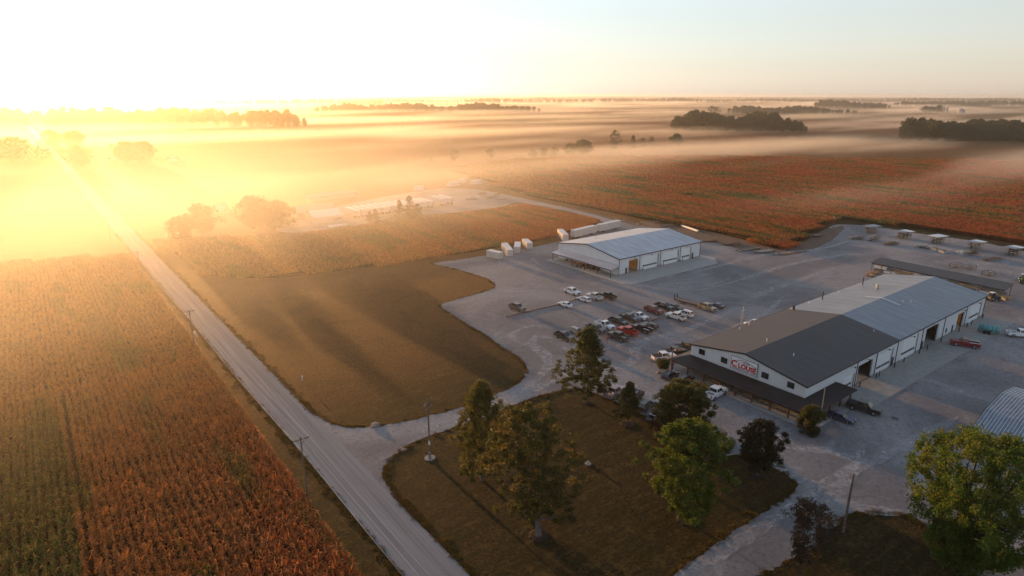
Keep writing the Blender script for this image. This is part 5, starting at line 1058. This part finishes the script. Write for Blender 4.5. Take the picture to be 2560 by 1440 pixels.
# woodlots: one mass each, built from scattered copies of four trees
hidden = bpy.data.collections.new('tree kinds')
kinds = []
for k in range(4):
    C, rad = crown_pts(['round', 'oval', 'vase', 'oval'][k], 3, 20, 6.0, 60, 300+k); V, tt = leaf_quads(C, np.full(60, 2.2), 26, 1.5, .8)
    o = bpy.data.objects.new('wood_tree', np_mesh('wood_tree', V, M['l_far'], tt)); hidden.objects.link(o); kinds.append(o)
def gn_scatter(name, P, rot, scl, coll, label, cat=None):
    me = bpy.data.meshes.new(name); me.vertices.add(len(P)); me.vertices.foreach_set('co', np.array(P, np.float32).reshape(-1))
    for nm, dt, v in (('rz', 'FLOAT', rot), ('sc', 'FLOAT', scl)):
        a = me.attributes.new(nm, dt, 'POINT'); a.data.foreach_set('value', np.array(v, np.float32))
    a = me.attributes.new('pick', 'INT', 'POINT'); a.data.foreach_set('value', rng.integers(0, 64, len(P)).astype(np.int32))
    o = bpy.data.objects.new(name, me); sc.collection.objects.link(o); tag(o, label, cat, None, 'stuff')
    key = 'scatter '+coll.name; ng = bpy.data.node_groups.get(key)
    if not ng:
        ng = bpy.data.node_groups.new(key, 'GeometryNodeTree'); ng.interface.new_socket('Geometry', in_out='INPUT', socket_type='NodeSocketGeometry'); ng.interface.new_socket('Geometry', in_out='OUTPUT', socket_type='NodeSocketGeometry')
        N_ = ng.nodes.new; gi, go = N_('NodeGroupInput'), N_('NodeGroupOutput'); ci = N_('GeometryNodeCollectionInfo'); ci.inputs['Collection'].default_value = coll; ci.inputs['Separate Children'].default_value = True; ci.inputs['Reset Children'].default_value = True
        ip = N_('GeometryNodeInstanceOnPoints'); ip.inputs['Pick Instance'].default_value = True
        def at_(n, dt): q = N_('GeometryNodeInputNamedAttribute'); q.data_type = dt; q.inputs['Name'].default_value = n; return q.outputs['Attribute']
        cx = N_('ShaderNodeCombineXYZ'); L_ = ng.links.new; L_(at_('rz', 'FLOAT'), cx.inputs[2]); L_(gi.outputs[0], ip.inputs['Points']); L_(ci.outputs[0], ip.inputs['Instance']); L_(at_('pick', 'INT'), ip.inputs['Instance Index'])
        L_(cx.outputs[0], ip.inputs['Rotation']); L_(at_('sc', 'FLOAT'), ip.inputs['Scale']); L_(ip.outputs[0], go.inputs[0])
    md = o.modifiers.new('scatter', 'NODES'); md.node_group = ng; return o
def wood(quad, hgt, step, label, jitter=.5):
    """quad: picture points of the near edge left..right, and depth in metres"""
    (x0, y0), (x1, y1), dep = quad; a, c = G(x0, y0), G(x1, y1); L_ = (c-a).length; u = (c-a).normalized(); n_ = Vector((-u.y, u.x, 0))
    if n_.dot(a) < 0: n_ = -n_
    P, r_, s_ = [], [], []
    nx, ny = int(L_/step), int(dep/step)
    for i in range(nx):
        for j in range(ny):
            e = math.sin(math.pi*(i+.5)/nx)**.45
            if j > ny*e: continue
            q = a+u*(i+random.uniform(-jitter, jitter))*step+n_*(j+random.uniform(-jitter, jitter))*step
            P.append((q.x, q.y, -1)); r_.append(random.random()*6.28); s_.append(hgt/20*random.uniform(.68, 1.15)*(.62+.38*e)*(.9+.16*math.sin(i*.55)+.1*math.sin(i*.21+1)))
    return gn_scatter('woodland', P, r_, s_, hidden, label)
wood(((1692, 328), (2034, 330), 90), 29, 11, 'dark wooded island rising from the mist in the red field')
wood(((2278, 352), (2900, 356), 130), 24, 11, 'dark wood at the right edge beyond the red field')
wood(((1828, 284), (2160, 285), 150), 22, 17, 'long low wood behind the wooded island')
wood(((2070, 272), (2236, 272), 260), 30, 20, 'dark round wood on the far right skyline')
wood(((2250, 266), (2700, 266), 260), 26, 24, 'faint wood on the far right horizon')
wood(((90, 318), (775, 318), 160), 32, 17, 'long tree line dissolving in the sunlit mist on the left', .6)
wood(((-200, 318), (72, 318), 160), 32, 17, 'tree line at the left edge before the sun', .6)
wood(((790, 281), (1365, 281), 200), 28, 22, 'brown lit wood along the middle horizon')
for k, (x0, x1, y) in enumerate(((700, 1500, 258), (1150, 1820, 252), (1450, 2150, 256), (1900, 2800, 254), (300, 1000, 262))):
    wood(((x0, y), (x1, y), 500), 28, 60, ('thin far tree line near the left horizon', 'thin far tree line in the middle of the horizon', 'far tree line behind the wooded island', 'far tree line on the right horizon', 'pale tree line under the brightest sky')[k])
# ------------------------------------------------------------------ crops
def corn_patch(seed, rows, L_, step, rowd, hgt, leaves, lw, ll):
    r = np.random.default_rng(seed); Q = []; T = []
    for i in range(rows):
        x = (i+.5-rows/2)*rowd; y = -L_/2
        while y < L_/2:
            y += step*r.uniform(.7, 1.3); px, py = x+r.normal()*.15, y; h = hgt*r.uniform(.72, 1.14); tn = r.random(); ph = r.random()*6.28
            Q.append([(px-.02, py, 0), (px+.02, py, 0), (px+.012, py, h), (px-.012, py, h)]); T.append(tn*.5)
            Q.append([(px, py-.05, h*.97), (px+.05, py, h*1.08), (px, py+.05, h*.97), (px-.05, py, h*1.0)]); T.append(1.0)
            for k in range(leaves):
                az = ph+(k % 2)*3.14+r.normal()*.5; z0 = h*(.42+.55*k/leaves); l = ll*r.uniform(.7, 1.15); up = .38*l; dx, dy = math.cos(az), math.sin(az); w = lw*r.uniform(.7, 1.2)
                nx_, ny_ = -dy*w, dx*w; a = (px, py, z0); m_ = (px+dx*l*.5, py+dy*l*.5, z0+up*r.uniform(.6, 1.1)); e = (px+dx*l, py+dy*l, z0-.15*l*r.uniform(0, 2.5)); tl = min(1, max(0, tn+r.normal()*.25))
                Q.append([(a[0]-nx_*.5, a[1]-ny_*.5, a[2]), (a[0]+nx_*.5, a[1]+ny_*.5, a[2]), (m_[0]+nx_, m_[1]+ny_, m_[2]), (m_[0]-nx_, m_[1]-ny_, m_[2])]); T.append(tl)
                Q.append([(m_[0]-nx_, m_[1]-ny_, m_[2]), (m_[0]+nx_, m_[1]+ny_, m_[2]), (e[0]+nx_*.15, e[1]+ny_*.15, e[2]), (e[0]-nx_*.15, e[1]-ny_*.15, e[2])]); T.append(tl)
    return np_mesh('corn_patch', np.array(Q), M['corn'], np.array(T))
def crop_set(name, n, *a):
    c = bpy.data.collections.new(name)
    for k in range(n): c.objects.link(bpy.data.objects.new('corn_patch', corn_patch(900+k+len(name), *a)))
    return c
PN = 3.04
fine = crop_set('near corn', 6, 3, PN, .33, 1.0133, 2.15, 7, .08, .62)
mid = crop_set('mid corn', 5, 6, 6.08, .42, 1.0133, 2.0, 6, .11, .72)
coarse = crop_set('far corn', 4, 8, 12.16, .6, 1.52, 2.2, 5, .22, 1.1)
def field(P, size, coll, name, label, rot=0.0, keep=None, sc0=1.0):
    xs = [p.x for p in P]; ys = [p.y for p in P]; pts, r_, s_ = [], [], []
    x = min(xs)
    while x < max(xs):
        y = min(ys)
        while y < max(ys):
            cx, cy = x+size/2, y+size/2
            if inside(P, cx, cy) and (keep is None or keep(cx, cy)):
                pts.append((cx, cy, 0)); r_.append(rot+random.choice((0, math.pi)) if rot is not None else random.randint(0, 3)*math.pi/2); s_.append(sc0*random.uniform(.94, 1.06))
            y += size*sc0
        x += size*sc0
    return gn_scatter(name, pts, r_, s_, coll, label)
def shade_sheet(name, P, z, label=None):
    return sheet(name, P, z, M['shade_sheet'], .25, 'stuff', z, label)
# corn west of the road
W1 = [Vector(p) for p in ((-79.4, 45), (25.0, 45), (25.0, 278), (-14, 292), (-120, 330), (-260, 330), (-260, 200))]
lane = lambda x, y: not (-4.6 < x < -3.0 and y < 175)
shade_sheet('crop_canopy', resample([Vector((p.x-(.8 if p.x > 0 else 0), p.y)) for p in W1], 4), .45)['label'] = 'added shade sheet under the corn west of the road'
WE = [Vector(p) for p in ((-2.45, 45), (25.1, 45), (25.1, 151.5), (-2.45, 151.5))]; WW = [Vector(p) for p in ((-3.0-25*PN, 45), (-3.0, 45), (-3.0, 151.5), (-3.0-25*PN, 151.5))]
field(WE, PN, fine, 'corn_crop', 'rust red corn in rows between the road verge and the dark lane'); field(WW, PN, fine, 'corn_crop', 'greener corn in rows on the far side of the dark lane')
WN = [Vector(p) for p in ((25.1-28*6.08, 151.4), (25.1, 151.4), (25.1, 277), (-14, 292), (25.1-28*6.08, 320))]
field(WN, 6.08, mid, 'corn_crop', 'orange corn farther along the road')
# middle corn block
MC = [Vector(p[:2]) for p in gp([(372, 606), (560, 596), (735, 592), (1000, 556), (1290, 516), (1330, 514), (1512, 560), (1400, 590), (1240, 622), (1085, 646), (960, 665), (760, 690), (640, 700), (520, 690)])]
mc0 = sum(MC, Vector((0, 0)))/len(MC); shade_sheet('crop_canopy', resample([mc0+(p-mc0)*.972 for p in MC], 4), .8)['label'] = 'added shade sheet under the middle corn block'
field(MC, 6.08, mid, 'corn_crop', 'golden corn block between lawn and farmyard', None, None, .8)
# red field beyond the yard
RF = [Vector(p[:2]) for p in gp([(1320, 489), (1500, 524), (1640, 552), (1780, 578), (1940, 622), (1975, 618), (2040, 570), (2092, 549), (2300, 572), (2560, 612), (2900, 670), (3100, 560), (2700, 430), (2560, 405), (1700, 392), (1300, 400), (1120, 425)])]
shade_sheet('crop_canopy', resample(RF, 6), 1.4)['label'] = 'added shade sheet under the rust red field'
field(RF, 6.08, mid, 'corn_crop', 'rust red and green crop right behind the yard', 0, lambda x, y: math.hypot(x, y) < 400)
field(RF, 12.16, coarse, 'corn_crop', 'rust red crop running into the mist', 0, lambda x, y: math.hypot(x, y) >= 398)
# ------------------------------------------------------------------ ragged grass along the gravel and road edges
def tuft_patch(seed):
    r = np.random.default_rng(seed); Q = []
    for i in range(70):
        x, y = r.uniform(-.45, .45, 2); az = r.random()*6.28; h = r.uniform(.05, .17); w = r.uniform(.02, .05); dx, dy = math.cos(az), math.sin(az); lx, ly = r.normal(size=2)*.06
        Q.append([(x-dx*w, y-dy*w, 0), (x+dx*w, y+dy*w, 0), (x+lx+dx*w*.3, y+ly+dy*w*.3, h), (x+lx-dx*w*.3, y+ly-dy*w*.3, h)])
    return np_mesh('grass_tuft', np.array(Q), M['turf'], r.random(len(Q)))
M['turf'] = leafy('grass_blades', lambda n, tt: n.mix(tt, (.055, .045, .012), (.13, .085, .022)), tr=.4)
tc_ = bpy.data.collections.new('grass tufts')
for k in range(5): tc_.objects.link(bpy.data.objects.new('grass_tuft', tuft_patch(700+k)))
ed = [p for p in resample(lot, .7) if p.length < 230] + [Vector((RX(y, s_*3.45), y)) for y in np.arange(20, 330, .7) for s_ in (-1, 1)]
pts = []
rdx = lambda x, y: abs(x-RX(y)) < 3.3
lotv = [Vector((p.x, p.y)) for p in lot]
for p in ed:
    for k in range(3):
        x, y = p.x+random.gauss(0, .5), p.y+random.gauss(0, .5)
        if not rdx(x, y) and not inside(lotv, x, y): pts.append((x, y, 0))
gn_scatter('grass', pts, [random.random()*6.28 for _ in pts], [random.uniform(.6, 1.3) for _ in pts], tc_, 'ragged grass tufts along the road and gravel edges')
# ------------------------------------------------------------------ mist banks and haze
def vol(name, dens, g, col):
    m = bpy.data.materials.new(name); m.use_nodes = True; t = m.node_tree; t.nodes.clear()
    v = t.nodes.new('ShaderNodeVolumePrincipled'); v.inputs['Density'].default_value = dens; v.inputs['Anisotropy'].default_value = g; v.inputs['Color'].default_value = (*col, 1)
    o = t.nodes.new('ShaderNodeOutputMaterial'); lk(t, v.outputs[0], o.inputs['Volume']); return m, t, v
m, t, v = vol('mist', .004, .54, (1, .99, .97)); ob = MB(); ob.box((-2600, 40, -.6), (5200, 6500, 56)); ob = ob.build('mist', m); ob['kind'] = 'stuff'; ob['label'] = 'low banks of morning mist over the fields'
n = NT(t)
nz = n.noise(n.mapv((1/800, 1/190, 1/60), R(-37), (.3, .2, 0)), 1, 4.0); xyz = n.sep()
vl = t.nodes.new('ShaderNodeVectorMath'); vl.operation = 'LENGTH'; lk(t, n.pos, vl.inputs[0])
far_ = n.rng(vl.outputs['Value'], 290, 560)
dn = n.math('MULTIPLY', n.math('MULTIPLY', n.rng(nz, .46, .63, 0, .0072), far_), n.rng(xyz[2], 14, 3))
sw_ = n.math('SUBTRACT', xyz[1], n.math('MULTIPLY', xyz[0], .35))
n2 = n.noise(n.mapv((1/140, 1/60, 1/40), R(-37), (.1, .6, 0)), 1, 2.0)
gl = n.math('MULTIPLY', n.math('MULTIPLY', n.math('MULTIPLY', n.rng(sw_, 65, 250, 0, .0024), n.rng(xyz[0], 340, 150)), n.rng(xyz[1], 480, 250)), n.math('MULTIPLY', n.rng(xyz[2], 52, 20), n.rng(n2, .3, .7, .35, 1.3)))
dn = n.math('MULTIPLY', dn, n.rng(xyz[0], 60, 600, .45, 2.0)); lk(t, n.math('ADD', dn, gl), v.inputs['Density']); m.cycles.volume_step_rate = 6
m, t, v = vol('haze', 1.0e-4, .76, (1, .95, .86)); hb = MB(); hb.box((-8500, -2500, -2.2), (9500, 9500, 63)); hb = hb.build('haze', m); hb['kind'] = 'stuff'; hb['label'] = 'thin golden morning haze'
